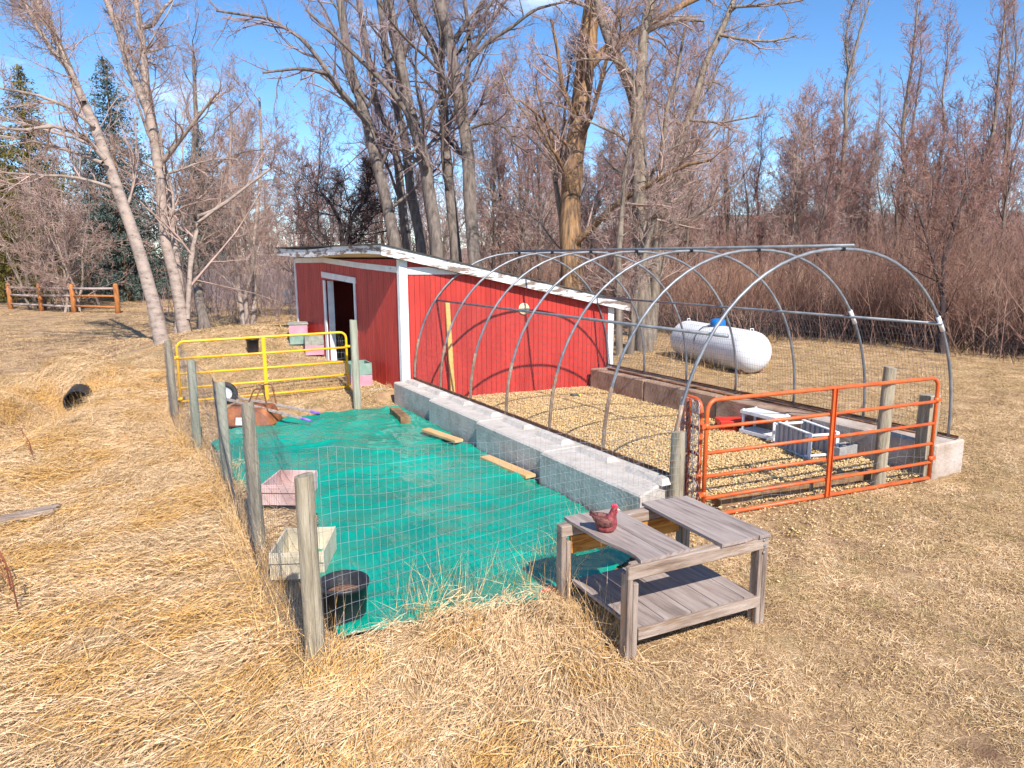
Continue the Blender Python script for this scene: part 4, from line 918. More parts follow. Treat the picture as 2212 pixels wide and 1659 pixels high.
for (dx, dy, lx, ly) in ((0, -.16, .46, .02), (0, .16, .46, .02), (-.225, 0, .02, .29), (.225, 0, .02, .29)):
    mb = MB(); mb.box(c + v3(dx * ca - dy * sa, dx * sa + dy * ca, .115), (lx, ly, .05), -.5); mb.box(c + v3(dx * ca - dy * sa, dx * sa + dy * ca, .02), (lx, ly, .04), -.5)
    for q in (-.42, 0, .42):
        ex, ey = (dx + q * lx * (lx > .1), dy + q * ly * (ly > .1)); mb.box(c + v3(ex * ca - ey * sa, ex * sa + ey * ca, .066), (.05, .05 if ly > .1 else .018, .06) if lx > .1 else (.018, .05, .06), -.5)
    mb.obj('side_panel', m_redplastic, rc)
p = v3(1.30, .62, 0)
cb = thing('concrete_masonry_unit', (p[0] + .15, p[1] + .12, .02), 'grey hollow concrete block on the chips beside the stained wall', 'cinder block'); c = v3(p[0] + .15, p[1] + .12, .02)
for dx in (-.18, 0, .18):
    mb = MB(); mb.box(c + v3(dx, 0, .1), (.03, .13, .19), 0); mb.obj('web', m_cinder, cb)
for dy in (-.08, .08):
    mb = MB(); mb.box(c + v3(0, dy, .1), (.39, .032, .192), 0, .004); mb.obj('face_shell', m_cinder, cb)
p = atz(1232, 857, .03); bt = thing('spray_can', (p[0], p[1], .055), 'black spray can with lime cap lying on the wood chips', 'can'); c = v3(p[0], p[1], .06)
mb = MB(); d = v3(.9, -.4, 0); mb.lathe([(.03, 0), (.034, .006), (.034, .15), (.028, .165)], c, d, 16); mb.obj('body', m_black, bt)
mb = MB(); mb.lathe([(.027, .166), (.027, .205), (.02, .215)], c, d, 16); mb.obj('cap', R_('lime_cap', [(.3, (.45, .55, .05)), (.7, (.55, .62, .08))], 3, .5), bt)
# dropped tool and red handle by the fence foot
A, B = atz(912, 1357, .09), atz(985, 1328, .12); mb = MB(); mb.obox(A + v3(0, -.03, 0), B - A, v3(.01, .05, .01), v3(0, 0, .012)); mb.obj('scrap_strip', m_black, None, 'dark strip of plastic edging on the tarp front edge', 'scrap', loc=A)
A, B = atz(1170, 1279, .08), atz(1205, 1271, .09); mb = MB(); mb.tube([A, (A + B) / 2 + v3(0, 0, .012), B], [.018, .022, .018], 8); mb.obj('red_hose_end', m_comb, None, 'red hose end beside the table leg', 'hose', loc=A)

# ------------------------------------------------------------------ weathered potting table
TB = v3(-3.72, -1.31, 0); tb = thing('potting_table', TB, 'weathered grey wooden potting table with slatted top and low shelf', 'table')
U = v3(.997, -.075, 0); W_ = v3(.06, .998, 0)
FL, FR, BL, BR = TB + U * -.60 + W_ * -.43, TB + U * .60 + W_ * -.43, TB + U * -.63 + W_ * .42, TB + U * .57 + W_ * .42
for q, (b, hh) in enumerate(((FL, .66), (FR, .68), (BL, .66), (BR, .66))):
    z0 = gz(b[0], b[1]) - .06; sx = -1 if q in (0, 2) else 1; sy = -1 if q < 2 else 1
    mb = MB(); mb.obox(b + v3(0, 0, z0) + U * (-.045 if sx > 0 else -.085) * 1 + W_ * -.045, U * .038, W_ * .09, v3(0, 0, hh - z0 - (.0 if sx > 0 else .0)), .004) if False else mb.obox(b + v3(0, 0, z0) - U * .045 - W_ * .045, U * .042, W_ * .09, v3(.0, 0, hh - z0 + (.0 if sx < 0 else -.03)), .005)
    lg = mb.obj('leg', m_woodz, tb)
    mb = MB(); mb.obox(b + v3(0, 0, z0) - U * .001 - W_ * .047, U * .042, W_ * .092, v3(0, 0, hh - z0 - (.07 if sx < 0 else .0)), .005); mb.obj('leg_ply', m_woodz, lg)
AZ = .625
mb = MB(); mb.obox(FL - U * .05 - W_ * .052 + v3(0, 0, AZ), U * 1.29, W_ * .04, v3(0, 0, .10), .006); ap = mb.obj('apron', m_woodx, tb)
mb = MB(); mb.obox(FL + U * .0 - W_ * .006 + v3(0, 0, AZ + .005), U * 1.22, W_ * .04, v3(0, 0, .095), .005); mb.obj('apron', m_woodx, tb)
mb = MB(); mb.obox(BL - U * .05 - W_ * .05 + v3(0, 0, AZ + .01), U * 1.27, W_ * .09, v3(0, 0, .09), .006); mb.obj('apron', m_woodx, tb)
mb = MB(); mb.obox(BL + U * .05 - W_ * .03 + v3(0, 0, AZ - .15), U * 1.08, W_ * .04, v3(0, 0, .15), .004); mb.obj('back_rail', m_fresh, tb)
mb = MB(); mb.obox(BR + U * .0 - W_ * .72 + v3(0, 0, AZ - .02), U * .035, W_ * .66, v3(0, 0, .09), .004); mb.obj('side_rail', m_fresh, tb)
ZT = .727
def top_board(x0, x1, y0, y1, name='top_board', z=ZT, wav=0.0, th=.026, mat=m_wood, lift=0.0):
    n_ = 12; V = []
    for q in range(n_):
        t = q / (n_ - 1); y = y0 + (y1 - y0) * t; e = wav * (math.sin(t * 5.2 + .8) + .4 * math.sin(t * 11)) if wav else 0
        for x, zz in ((x0 + e, 0), (x1, 0), (x1, th), (x0 + e, th)): V.append(TB + U * x + W_ * y + v3(0, 0, z + zz + lift * t))
    F = []
    for q in range(n_ - 1):
        for j in range(4): F.append((4 * q + j, 4 * q + (j + 1) % 4, 4 * q + 4 + (j + 1) % 4, 4 * q + 4 + j))
    F += [(3, 2, 1, 0), (4 * n_ - 4, 4 * n_ - 3, 4 * n_ - 2, 4 * n_ - 1)]
    mb = MB(); mb.add(V, F); return mb.obj(name, mat, tb)
top_board(-.565, -.315, -.47, .50, wav=.03); top_board(-.31, -.10, -.455, .49)
top_board(.155, .40, -.50, .47, lift=.012); top_board(.403, .52, -.49, .48); top_board(.522, .635, -.50, .47)
SZ = .215
mb = MB(); mb.obox(FL + U * .045 - W_ * .055 + v3(0, 0, SZ - .055), U * 1.14, W_ * .03, v3(0, 0, .085), .004); mb.obj('shelf_rail', m_woodx, tb)
mb = MB(); mb.obox(BL + U * .045 + W_ * .0 + v3(0, 0, SZ - .06), U * 1.10, W_ * .035, v3(0, 0, .055), .004); mb.obj('shelf_rail', m_woodx, tb)
xs_ = [(-.56, -.30), (-.295, -.05), (-.045, .20), (.205, .45), (.455, .57)]
for q, (a, b_) in enumerate(xs_): top_board(a, b_, -.445 + random.uniform(-.01, .01), .40 + random.uniform(-.03, .02), 'shelf_board', SZ + .001 * q)
for (uu_, zz) in ((1.185, .70), (1.195, .655), (1.19, .60)):
    mb = MB(); mb.lathe([(.013, 0), (.013, .004), (.007, .008)], FL + U * uu_ - W_ * .0525 + v3(0, 0, zz), -W_, 10); mb.obj('bolt_head', m_galv, tb)

# hen ornament on the table: one continuous body, wings, comb, beak
def superloft(secs, k=20):
    V = []
    for (x, z, rx_, rz_) in secs:
        for j in range(k):
            a = 2 * math.pi * j / k; V.append((x, math.cos(a) * rx_, z + math.sin(a) * rz_))
    F = [(i * k + j, i * k + (j + 1) % k, (i + 1) * k + (j + 1) % k, (i + 1) * k + j) for i in range(len(secs) - 1) for j in range(k)]
    F += [tuple(range(k))[::-1], tuple((len(secs) - 1) * k + j for j in range(k))]; return np.array(V), F
HP = atz(1309, 1146, ZT + .03); hen = thing('hen_ornament', HP, 'maroon hen ornament with red comb sitting on the potting table', 'ornament'); hen.rotation_euler = (0, 0, -.62)
# body: horizontal rings from the base up (sitting hen), leaning into neck and head
prof = [(.0, .010, .062, .050), (.0, .035, .078, .060), (.004, .065, .080, .060), (.014, .092, .068, .050), (.030, .115, .048, .038), (.044, .140, .034, .029), (.052, .162, .028, .026), (.058, .180, .027, .025), (.062, .196, .020, .019), (.063, .206, .006, .006)]
k = 22; V = []
for (x, z, rx_, ry_) in prof:
    for j in range(k):
        a = 2 * math.pi * j / k; bx_ = math.cos(a) * rx_; V.append(HP + v3(x + bx_, math.sin(a) * ry_, z - .01))
F = [(i * k + j, i * k + (j + 1) % k, (i + 1) * k + (j + 1) % k, (i + 1) * k + j) for i in range(len(prof) - 1) for j in range(k)] + [tuple(range(k))[::-1], tuple((len(prof) - 1) * k + j for j in range(k))]
mb = MB(); mb.add(V, F, True); mb.obj('body', m_hen, hen)
for sy in (-1, 1):
    mb = MB(); V = []; n_ = 7
    for (x, z, w_, h_) in ((.045, .075, .006, .018), (.02, .078, .014, .036), (-.02, .082, .018, .042), (-.06, .092, .016, .036), (-.095, .112, .008, .02), (-.112, .125, .003, .005)):
        y = sy * (.056 - max(0, -x - .04) * .35)
        V += [HP + v3(x, y + math.cos(a) * w_, z + math.sin(a) * h_) for a in np.linspace(0, 2 * math.pi, 11)[:-1]]
    F = [(i * 10 + j, i * 10 + (j + 1) % 10, (i + 1) * 10 + (j + 1) % 10, (i + 1) * 10 + j) for i in range(5) for j in range(10)] + [tuple(range(10))[::-1], tuple(range(50, 60))]
    mb.add(V, F, True); mb.obj('wing', m_henwing, hen)
for q in range(5):
    a = -.55 + q * .28; mb = MB(); B0 = HP + v3(-.045, 0, .085); dd = v3(-.8, a * .45, .62 - abs(a) * .35); dd /= np.linalg.norm(dd)
    V = [B0 + v3(0, -.014, 0), B0 + v3(0, .014, 0), B0 + dd * .06 + v3(0, .018, .004), B0 + dd * .10 + v3(0, .006, 0), B0 + dd * .10 + v3(0, -.006, 0), B0 + dd * .06 + v3(0, -.018, .004)]
    V = V + [p + v3(.004, 0, .008) for p in V]; F = [tuple(range(6))[::-1], tuple(range(6, 12))] + [(j, (j + 1) % 6, 6 + (j + 1) % 6, 6 + j) for j in range(6)]
    mb.add(V, F); mb.obj('tail_feather', m_henwing, hen)
mb = MB()
for q, (x, z, r_) in enumerate(((.078, .198, .011), (.068, .207, .013), (.056, .209, .013), (.045, .203, .011))):
    mb.lathe([(.002, -.006), (r_, -.004), (r_, .004), (.002, .006)], HP + v3(x, 0, z - .005), (0, 1, 0), 12)
mb.obj('comb', m_comb, hen)
mb = MB(); mb.lathe([(.010, 0), (.007, .012), (.001, .026)], HP + v3(.082, 0, .172), (1, 0, -.25), 10); mb.obj('beak', m_cream, hen)
for sy in (-1, 1):
    mb = MB(); mb.lathe([(.002, 0), (.009, .004), (.006, .016), (.001, .024)], HP + v3(.080, sy * .008, .168), (0, 0, -1), 10); mb.obj('wattle', m_comb, hen)
    mb = MB(); mb.lathe([(.005, 0), (.004, .003), (.001, .004)], HP + v3(.072, sy * .0235, .178), (0, sy, 0), 10); mb.obj('eye', m_black, hen)

# far side of the lawn: utility boxes, orange posts, boulders
def cabinet(p, sx, sy, h, mat, label, name='utility_box'):
    r = thing(name, p, label, 'utility box'); mb = MB(); mb.box(p + v3(0, 0, h / 2 - .1), (sx, sy, h + .2), .5, .03); mb.obj('cabinet', mat, r)
    mb = MB(); mb.box(p + v3(0, 0, h + .03), (sx * 1.06, sy * 1.06, .06), .5, .02); mb.obj('lid', mat, r)
    mb = MB(); ca, sa = math.cos(.5), math.sin(.5); q = p + v3(sa * sy * .51, -ca * sy * .51, h * .5); mb.box(q, (sx * .8, .02, h * .7), .5); mb.obj('door', mat, r)
cabinet(gpt(283, 602), 1.5, 1.2, 1.3, m_utility, 'grey utility cabinet on the far lawn beyond the rail fence')
pp = gpt(622, 655); cabinet(v3(pp[0], pp[1], pp[2]), .35, .3, .8, m_utility, 'small blue-grey utility box in the brush beside the shed')
for px, py, h in ((330, 598, 1.9), (268, 590, 1.6), (358, 598, 1.4)):
    b = gpt(px, py); mb = MB(); mb.tube([b - v3(0, 0, .3), b + v3(.05, 0, h * .6), b + v3(0, 0, h)], [.22, .24, .12], 9); mb.obj('stained_post', m_cedar, None, 'thick orange-stained post on the far lawn near the utility cabinet', 'post', 'orange posts on the far lawn', loc=b)
b = gpt(215, 598); mb = MB(); V = []; k = 12
for (r_, z) in ((1.5, -.1), (1.6, .2), (1.2, .55), (.5, .75), (.02, .78)):
    V += [b + v3(math.cos(2 * math.pi * j / k) * r_ * (1 + .15 * math.sin(j * 2.2 + z * 5)), math.sin(2 * math.pi * j / k) * r_ * .6, z) for j in range(k)]
mb.add(V, [(i * k + j, i * k + (j + 1) % k, (i + 1) * k + (j + 1) % k, (i + 1) * k + j) for i in range(4) for j in range(k)], True); mb.obj('boulder', m_conc, None, 'large pale boulder on the far lawn', 'boulder', loc=b)

# ================================================================== TREES
def resample(P, R, n):
    P = np.asarray(P, float); d = np.concatenate([[0], np.cumsum(np.linalg.norm(np.diff(P, axis=0), axis=1))]); s = np.linspace(0, d[-1], n)
    return np.stack([np.interp(s, d, P[:, i]) for i in range(3)], 1), np.interp(s, d, R)
def children(P, R, per, t0, t1, lf, ang, npts, wig, up, rr, rng, lmin=.15, rmin=.003, rel=True):
    """grow `per` side branches from each parent polyline: arrays in, arrays out"""
    N, n_, _ = P.shape
    seg = np.linalg.norm(np.diff(P, axis=1), axis=2).sum(1)
    t = (np.linspace(t0, t1, per)[None, :] + rng.uniform(-.5, .5, (N, per)) * (t1 - t0) / max(1, per)).clip(.02, .98)
    f = t * (n_ - 1); i0 = np.floor(f).astype(int).clip(0, n_ - 2); w_ = (f - i0)[..., None]
    rows = np.arange(N)[:, None]
    o = P[rows, i0] * (1 - w_) + P[rows, i0 + 1] * w_; tan = P[rows, i0 + 1] - P[rows, i0]; tan /= np.linalg.norm(tan, axis=2, keepdims=True) + 1e-9
    r = (R[rows, i0] * (1 - w_[..., 0]) + R[rows, i0 + 1] * w_[..., 0])
    pr = rng.normal(0, 1, tan.shape); pr -= tan * (pr * tan).sum(2, keepdims=True); pr /= np.linalg.norm(pr, axis=2, keepdims=True) + 1e-9
    a = rng.uniform(ang[0], ang[1], t.shape)[..., None]
    d = tan * np.cos(a) + pr * np.sin(a)
    L = (seg[:, None] * lf * rng.uniform(.55, 1.2, t.shape) * (1.1 - .55 * (t - t0) / (t1 - t0 + 1e-6))).clip(lmin, None) if rel else lf * rng.uniform(.55, 1.2, t.shape)
    o = o.reshape(-1, 3); d = d.reshape(-1, 3); L = L.reshape(-1); r = r.reshape(-1)
    Q = np.empty((len(o), npts, 3)); Q[:, 0] = o; st = (L / (npts - 1))[:, None]; cur = d; drift = rng.normal(0, wig * .5, d.shape)
    for k in range(1, npts):
        cur = cur + rng.normal(0, wig, cur.shape) + drift + v3(0, 0, up); cur = cur / (np.linalg.norm(cur, axis=1, keepdims=True) + 1e-9)
        Q[:, k] = Q[:, k - 1] + cur * st
    r0 = np.maximum(np.minimum(r * rr, L * .022 + .004), rmin); RR = r0[:, None] * np.linspace(1, .35, npts)[None, :]
    return Q, np.maximum(RR, rmin * .7)
def stem_tubes(stems, k, rng, rough=.07):
    Vs = []; Fs = []; b = 0
    for P, R in stems:
        V, F = tubes_np(P[None], R[None], k); n_ = len(P); V = V.reshape(n_, k, 3); c = P[:, None, :]
        nz = 1 + rough * rng.normal(0, 1, (1, k, 1)) + rough * .6 * rng.normal(0, 1, (n_, k, 1)); V = c + (V - c) * nz
        Vs.append(V.reshape(-1, 3)); Fs.append(F + b); b += n_ * k
    return np.concatenate(Vs), np.concatenate(Fs)
def tree_meshes(stems, rng, per=(9, 7, 6, 5), t0=.3, lf=(.32, .5, .5, .55), ang=(.5, 1.1), up=.07, wig=.13, twig_r=.005, kst=11, limbs=(), k1=6, crown_name='crown', tw=3):
    S = [resample(p, r, 26) for p, r in stems]; LB = [resample(p, r, 14) for p, r in limbs]
    V, F = stem_tubes(S, kst, rng); 
    L1 = []; 
    P = np.array([s[0] for s in S]); Rr = np.array([s[1] for s in S])
    q1, r1 = children(P, Rr, per[0], t0, .97, lf[0], ang, 9, wig, up, .36, rng, 1.0, .012)
    if LB:
        PL = np.array([s[0] for s in LB]); RL = np.array([s[1] for s in LB]); VL, FL_ = stem_tubes(LB, 8, rng, .04); F = np.concatenate([F, FL_ + len(V)]); V = np.concatenate([V, VL])
        q, r = resamp_all(PL, RL, 9); q1 = np.concatenate([q1, q]); r1 = np.concatenate([r1, r])
    V1, F1 = tubes_np(q1, r1, k1); F = np.concatenate([F, F1 + len(V)]); V = np.concatenate([V, V1])
    q2, r2 = children(q1, r1, per[1], .15, .98, lf[1], (.45, 1.05), 6, wig * 1.1, up * .8, .6, rng, .5, .007)
    q3, r3 = children(q2, r2, per[2], .12, 1., lf[2], (.4, 1.0), 4, wig * 1.2, up, .65, rng, .3, twig_r * 1.2)
    q4, r4 = children(q3, r3, per[3], .1, 1., lf[3], (.35, .95), tw, wig * 1.2, up, .7, rng, .22, twig_r)
    Vc = []; Fc = []; b = 0
    for q, r, k in ((q2, r2, 4), (q3, r3, 3), (q4, r4, 3)):
        a, f = tubes_np(q, r, k); Vc.append(a); Fc.append(f + b); b += len(a)
    return (V, F), (np.concatenate(Vc), np.concatenate(Fc))
def resamp_all(P, R, n):
    o = [resample(p, r, n) for p, r in zip(P, R)]; return np.array([x[0] for x in o]), np.array([x[1] for x in o])
def put_tree(name, base, meshes, bark, twig, label, cat='tree', group=None):
    t = thing(name, base, label, cat, group); (V, F), (Vc, Fc) = meshes
    me = np_mesh('trunk', V - base, F, True); me.materials.append(bark); link('trunk', me, t)
    me = np_mesh('crown', Vc - base, Fc, False); me.materials.append(twig); link('crown', me, t)
    return t
def stem_px(pts, depth, dd=0.0):
    """trunk measured in the photo as (x, y, width) at a given distance; dd lets it lean toward or away"""
    n_ = len(pts); P = []; R = []; pts = [(x, y, w_ * .92) for x, y, w_ in pts]
    for i, (x, y, w_) in enumerate(pts):
        D = depth + dd * i / max(1, n_ - 1); P.append(atd(x, y, D)); R.append(w_ / FPX * D / 2)
    return np.array(P), np.array(R)
def to_ground(P, R):
    """carry the foot of a trunk down into the ground with a flare"""
    g_ = gz(P[0][0], P[0][1]); b = v3(P[0][0], P[0][1], g_ - .25)
    if P[0][2] > g_ + .3:
        m = v3(P[0][0], P[0][1], g_ + .35); return np.vstack([b, m, P]), np.concatenate([[R[0] * 1.35, R[0] * 1.12], R])
    P = P.copy(); P[0][2] = g_ - .25; return P, np.concatenate([[R[0] * 1.15], R[1:]])
def W(pts, w0, w1):
    n_ = len(pts); return [(x, y, w0 + (w1 - w0) * i / (n_ - 1)) for i, (x, y) in enumerate(pts)]
def hero(name, stems, bark, twig, label, seed, limbs=(), **kw):
    rng = np.random.default_rng(seed); S = []
    for j, s in enumerate(stems):
        P, R = s; S.append(to_ground(P, R) if (j == 0 or P[0][2] < 2.0) else (P, R))
    base = v3(S[0][0][0][0], S[0][0][0][1], gz(S[0][0][0][0], S[0][0][0][1]))
    return put_tree(name, base, tree_meshes(S, rng, limbs=limbs, **kw), bark, twig, label)

# trees by the lawn on the left
D = 19.5
hero('leaning_tree', [stem_px(W([(354, 750), (330, 650), (300, 540), (262, 430), (233, 350), (203, 270), (177, 213), (140, 127), (110, 57), (80, 0), (45, -80)], 31, 10), D, 1.0),
                      stem_px(W([(180, 220), (150, 150), (113, 110), (80, 57), (53, 0), (20, -70)], 15, 7), D + .4, -.6)], m_birch, m_twig,
     'pale bare tree leaning left behind the yellow gate', 101,
     limbs=[stem_px(W([(203, 272), (150, 232), (80, 205), (0, 190)], 10, 5), D + .3, -1), stem_px(W([(228, 345), (180, 292), (110, 270), (60, 282), (-20, 275)], 11, 5), D, -1.2), stem_px(W([(222, 352), (150, 325), (50, 300), (-30, 290)], 9, 4), D, 1)], per=(9, 7, 6, 5), t0=.34)
D = 22
hero('pale_tree', [stem_px(W([(402, 728), (378, 600), (356, 520), (347, 400), (333, 300), (318, 233), (300, 195), (277, 143), (257, 67), (230, 0), (205, -70)], 27, 11), D, .8),
                   stem_px(W([(318, 240), (313, 150), (303, 60), (293, 0), (290, -60)], 17, 11), D + .4, .5),
                   stem_px(W([(384, 730), (392, 640), (380, 540), (365, 430), (352, 350), (330, 250), (312, 160), (268, 95)], 19, 8), D + .8, 1.2)], m_birch, m_twig,
     'pale-barked tree with several trunks beside the leaning tree', 102,
     limbs=[stem_px(W([(352, 350), (393, 297), (430, 250), (467, 203)], 12, 5), D, -1), stem_px(W([(405, 690), (412, 560), (430, 467), (473, 450), (527, 407), (590, 360)], 12, 5), D, 1), stem_px(W([(335, 365), (290, 340), (250, 330)], 7, 3), D, -1), stem_px(W([(300, 60), (330, 55), (352, 20), (380, -10)], 11, 6), D + .6, 1)], per=(8, 7, 6, 5), t0=.3)
hero('grey_tree', [stem_px(W([(442, 698), (430, 640), (421, 580), (414, 500), (412, 400), (424, 260), (418, 120)], 26, 7), 27, 1)], m_leafy, m_twig, 'straight grey-barked tree between the pale trees and the shed', 103, per=(14, 7, 6, 4), t0=.25)
hero('thin_stem_clump', [stem_px(W([(528, 703), (518, 640), (512, 570), (506, 490), (496, 380), (500, 240)], 12, 5), 27.5, 0), stem_px(W([(545, 700), (550, 620), (546, 550), (556, 450), (566, 330), (560, 210)], 12, 5), 28, .5), stem_px(W([(534, 702), (530, 640), (546, 590), (548, 540), (520, 450), (470, 360)], 10, 4), 27.3, -1)], m_birch, m_twig, 'clump of thin pale curving stems left of the shed', 104, per=(11, 7, 6, 4), t0=.2)
# cottonwoods behind the shed
GL = 'tall grey cottonwood behind the shed roof, '
D = 27
hero('cottonwood', [stem_px(W([(854, 533), (844, 483), (831, 417), (807, 333), (794, 267), (777, 207), (757, 150), (737, 27), (730, -60)], 27, 16), D, 1)], m_leafy, m_twiggrey, 'tall grey cottonwood behind the shed, with long limbs reaching over the doorway side', 110,
     limbs=[stem_px(W([(797, 272), (767, 230), (737, 200), (715, 165), (700, 157), (650, 147), (567, 157)], 15, 5), D, -2), stem_px(W([(715, 168), (693, 133), (653, 83), (583, 40), (467, 23)], 12, 5), D - .6, -1)], per=(9, 7, 6, 5), t0=.35)
hero('cottonwood', [stem_px(W([(881, 545), (871, 467), (861, 367), (851, 300), (814, 233), (797, 133), (787, 67), (774, 0), (765, -60)], 22, 9), D + 3, 1)], m_leafy, m_twiggrey, GL + 'slim dark crooked trunk', 111, per=(8, 7, 6, 4), t0=.35)
hero('cottonwood', [stem_px(W([(911, 545), (904, 493), (887, 417), (881, 350), (867, 267), (847, 200), (837, 133), (827, 50), (819, 0), (812, -60)], 26, 12), D + 1, 1)], m_leafy, m_twiggrey, GL + 'straight trunk beside the crooked one', 112, per=(8, 7, 6, 4), t0=.4)
hero('cottonwood', [stem_px(W([(944, 550), (937, 483), (927, 417), (917, 350), (904, 300), (880, 225), (871, 167), (861, 117), (847, 50), (837, 0), (832, -50)], 32, 23), D - 1, 1)], m_leafy, m_twiggrey, GL + 'thick, with one long arching limb', 113,
     limbs=[stem_px(W([(890, 262), (854, 207), (814, 163), (771, 123), (737, 90), (700, 57), (660, 20)], 13, 6), D - 1.3, -1.5), stem_px(W([(925, 360), (905, 310), (890, 330), (870, 320)], 8, 4), D - 1.3, -1)], per=(8, 7, 6, 5), t0=.4)
hero('cottonwood', [stem_px(W([(986, 555), (977, 467), (967, 367), (961, 300), (959, 233), (951, 150), (937, 100), (917, 67), (897, 27), (884, 0), (870, -50)], 26, 15), D, 1), stem_px(W([(953, 150), (955, 100), (954, 67), (941, 17), (935, -40)], 16, 11), D + .6, .5)], m_leafy, m_twiggrey, GL + 'forked trunk next to the right-hand trunk', 114, per=(8, 7, 6, 4), t0=.4)
hero('cottonwood', [stem_px(W([(1026, 560), (1017, 467), (1011, 333), (1001, 267), (984, 187), (974, 100), (957, 33), (947, -17), (940, -60)], 32, 26), D - 1, .6), stem_px(W([(1007, 265), (1004, 187), (1014, 130), (1012, 60), (1003, 0), (995, -50)], 13, 8), D - .9, .5)], m_leafy, m_twiggrey, GL + 'right-hand thick trunk with pale side limbs', 115,
     limbs=[stem_px(W([(1014, 132), (1054, 90), (1104, 60), (1154, 20), (1221, 3)], 11, 5), D - .9, -1), stem_px(W([(1014, 125), (1047, 67), (1087, 7), (1110, -40)], 10, 6), D - .9, 1), stem_px(W([(984, 83), (1014, 40), (1047, 3), (1070, -40)], 12, 7), D - .8, 0), stem_px(W([(1018, 277), (1054, 263), (1097, 277), (1107, 307), (1140, 330)], 8, 3), D - 1, -1)], per=(7, 7, 6, 5), t0=.45)
# big old trees beside the hoop frame
D = 23
hero('old_cottonwood', [stem_px(W([(1236, 690), (1231, 533), (1231, 450), (1237, 350), (1254, 233), (1264, 133), (1271, 67), (1281, 0), (1286, -60)], 50, 36), D, .5)], m_barkbrown, m_twig, 'massive old cottonwood with deeply furrowed orange-brown bark', 120,
     limbs=[stem_px(W([(1273, 145), (1304, 110), (1354, 80), (1404, 50), (1475, 10), (1540, -20)], 22, 12), D + .3, 1), stem_px(W([(1245, 260), (1215, 190), (1205, 110), (1190, 40)], 12, 6), D, -1), stem_px(W([(1245, 330), (1200, 290), (1165, 250), (1120, 215)], 8, 4), D, -1.5)], per=(10, 8, 6, 5), t0=.3)
D = 21.5
hero('forked_cottonwood', [stem_px(W([(1393, 755), (1384, 533), (1381, 400), (1381, 300), (1371, 207), (1347, 150), (1317, 90), (1301, 43), (1291, 0), (1280, -60)], 40, 18), D, .5), stem_px(W([(1378, 225), (1387, 133), (1391, 67), (1407, 0), (1415, -60)], 26, 20), D + .2, .5)], m_barkpale, m_twig, 'grey forked cottonwood behind the hoop frame', 121,
     limbs=[stem_px(W([(1392, 70), (1430, 50), (1475, 40), (1520, 45)], 14, 7), D + .4, 1), stem_px(W([(1372, 330), (1335, 290), (1300, 275), (1270, 262)], 8, 3), D, -1), stem_px(W([(1388, 420), (1420, 350), (1450, 320), (1500, 300)], 8, 3), D, -.8)], per=(9, 8, 6, 5), t0=.3)
hero('pale_sapling', [stem_px(W([(1338, 764), (1337, 533), (1344, 467), (1348, 380), (1361, 317), (1372, 240), (1368, 150)], 16, 5), 20.5, .3), stem_px(W([(1360, 760), (1372, 640), (1400, 520), (1425, 440)], 18, 8), 20.8, 0)], m_barkpale, m_twig, 'slim pale tree growing close to the forked cottonwood', 122, per=(9, 7, 6, 4), t0=.2)
hero('pale_sapling', [stem_px(W([(1222, 690), (1214, 483), (1201, 400), (1191, 333), (1164, 287), (1137, 247), (1104, 207), (1080, 150)], 14, 4), 24.5, -1), stem_px(W([(1200, 395), (1215, 300), (1222, 210), (1235, 120)], 9, 4), 24, 0)], m_barkpale, m_twig, 'slim pale tree arching toward the shed beside the massive cottonwood', 123, per=(9, 7, 6, 4), t0=.2)
hero('sloping_cottonwood', [stem_px(W([(1405, 735), (1418, 560), (1440, 400), (1470, 300), (1495, 233), (1525, 133), (1558, 67), (1585, 0), (1605, -60)], 24, 10), 24, 1), stem_px(W([(1411, 600), (1420, 467), (1431, 317), (1441, 233), (1461, 167), (1480, 60)], 14, 6), 23.6, 0)], m_barkpale, m_twig, 'pale twiggy cottonwood sloping to the right above the hoop frame', 124,
     limbs=[stem_px(W([(1555, 75), (1600, 85), (1660, 90), (1720, 78)], 8, 4), 24.5, 0), stem_px(W([(1580, 15), (1640, 12), (1700, 6), (1735, 0)], 7, 4), 24.6, 0), stem_px(W([(1490, 260), (1560, 265), (1640, 250)], 7, 3), 24, -1)], per=(12, 8, 6, 4), t0=.15)
hero('dark_scrub_tree', [stem_px(W([(742, 545), (735, 480), (715, 440), (690, 410)], 12, 5), 31, 0), stem_px(W([(745, 540), (760, 470), (790, 430), (800, 390)], 12, 5), 31, 0)], m_darkbrush, m_darkbrush, 'dark tangled scrub tree behind the shed', 125, per=(14, 8, 6, 4), t0=.1, wig=.25, lf=(.7, .5, .5, .5), twig_r=.008)
# dark shrub tree beyond the far hoop leg
hero('dark_shrub', [stem_px(W([(2038, 765), (2036, 620), (2040, 560), (2062, 480), (2085, 420)], 12, 5), 20.5, 0), stem_px(W([(2036, 640), (2010, 540), (1985, 460), (1960, 400)], 8, 3), 20.5, -.5)], m_darkbrush, m_willow, 'dark red-stemmed shrub standing in front of the thicket', 126, per=(9, 7, 5, 3), t0=.25, lf=(.42, .5, .5, .5))

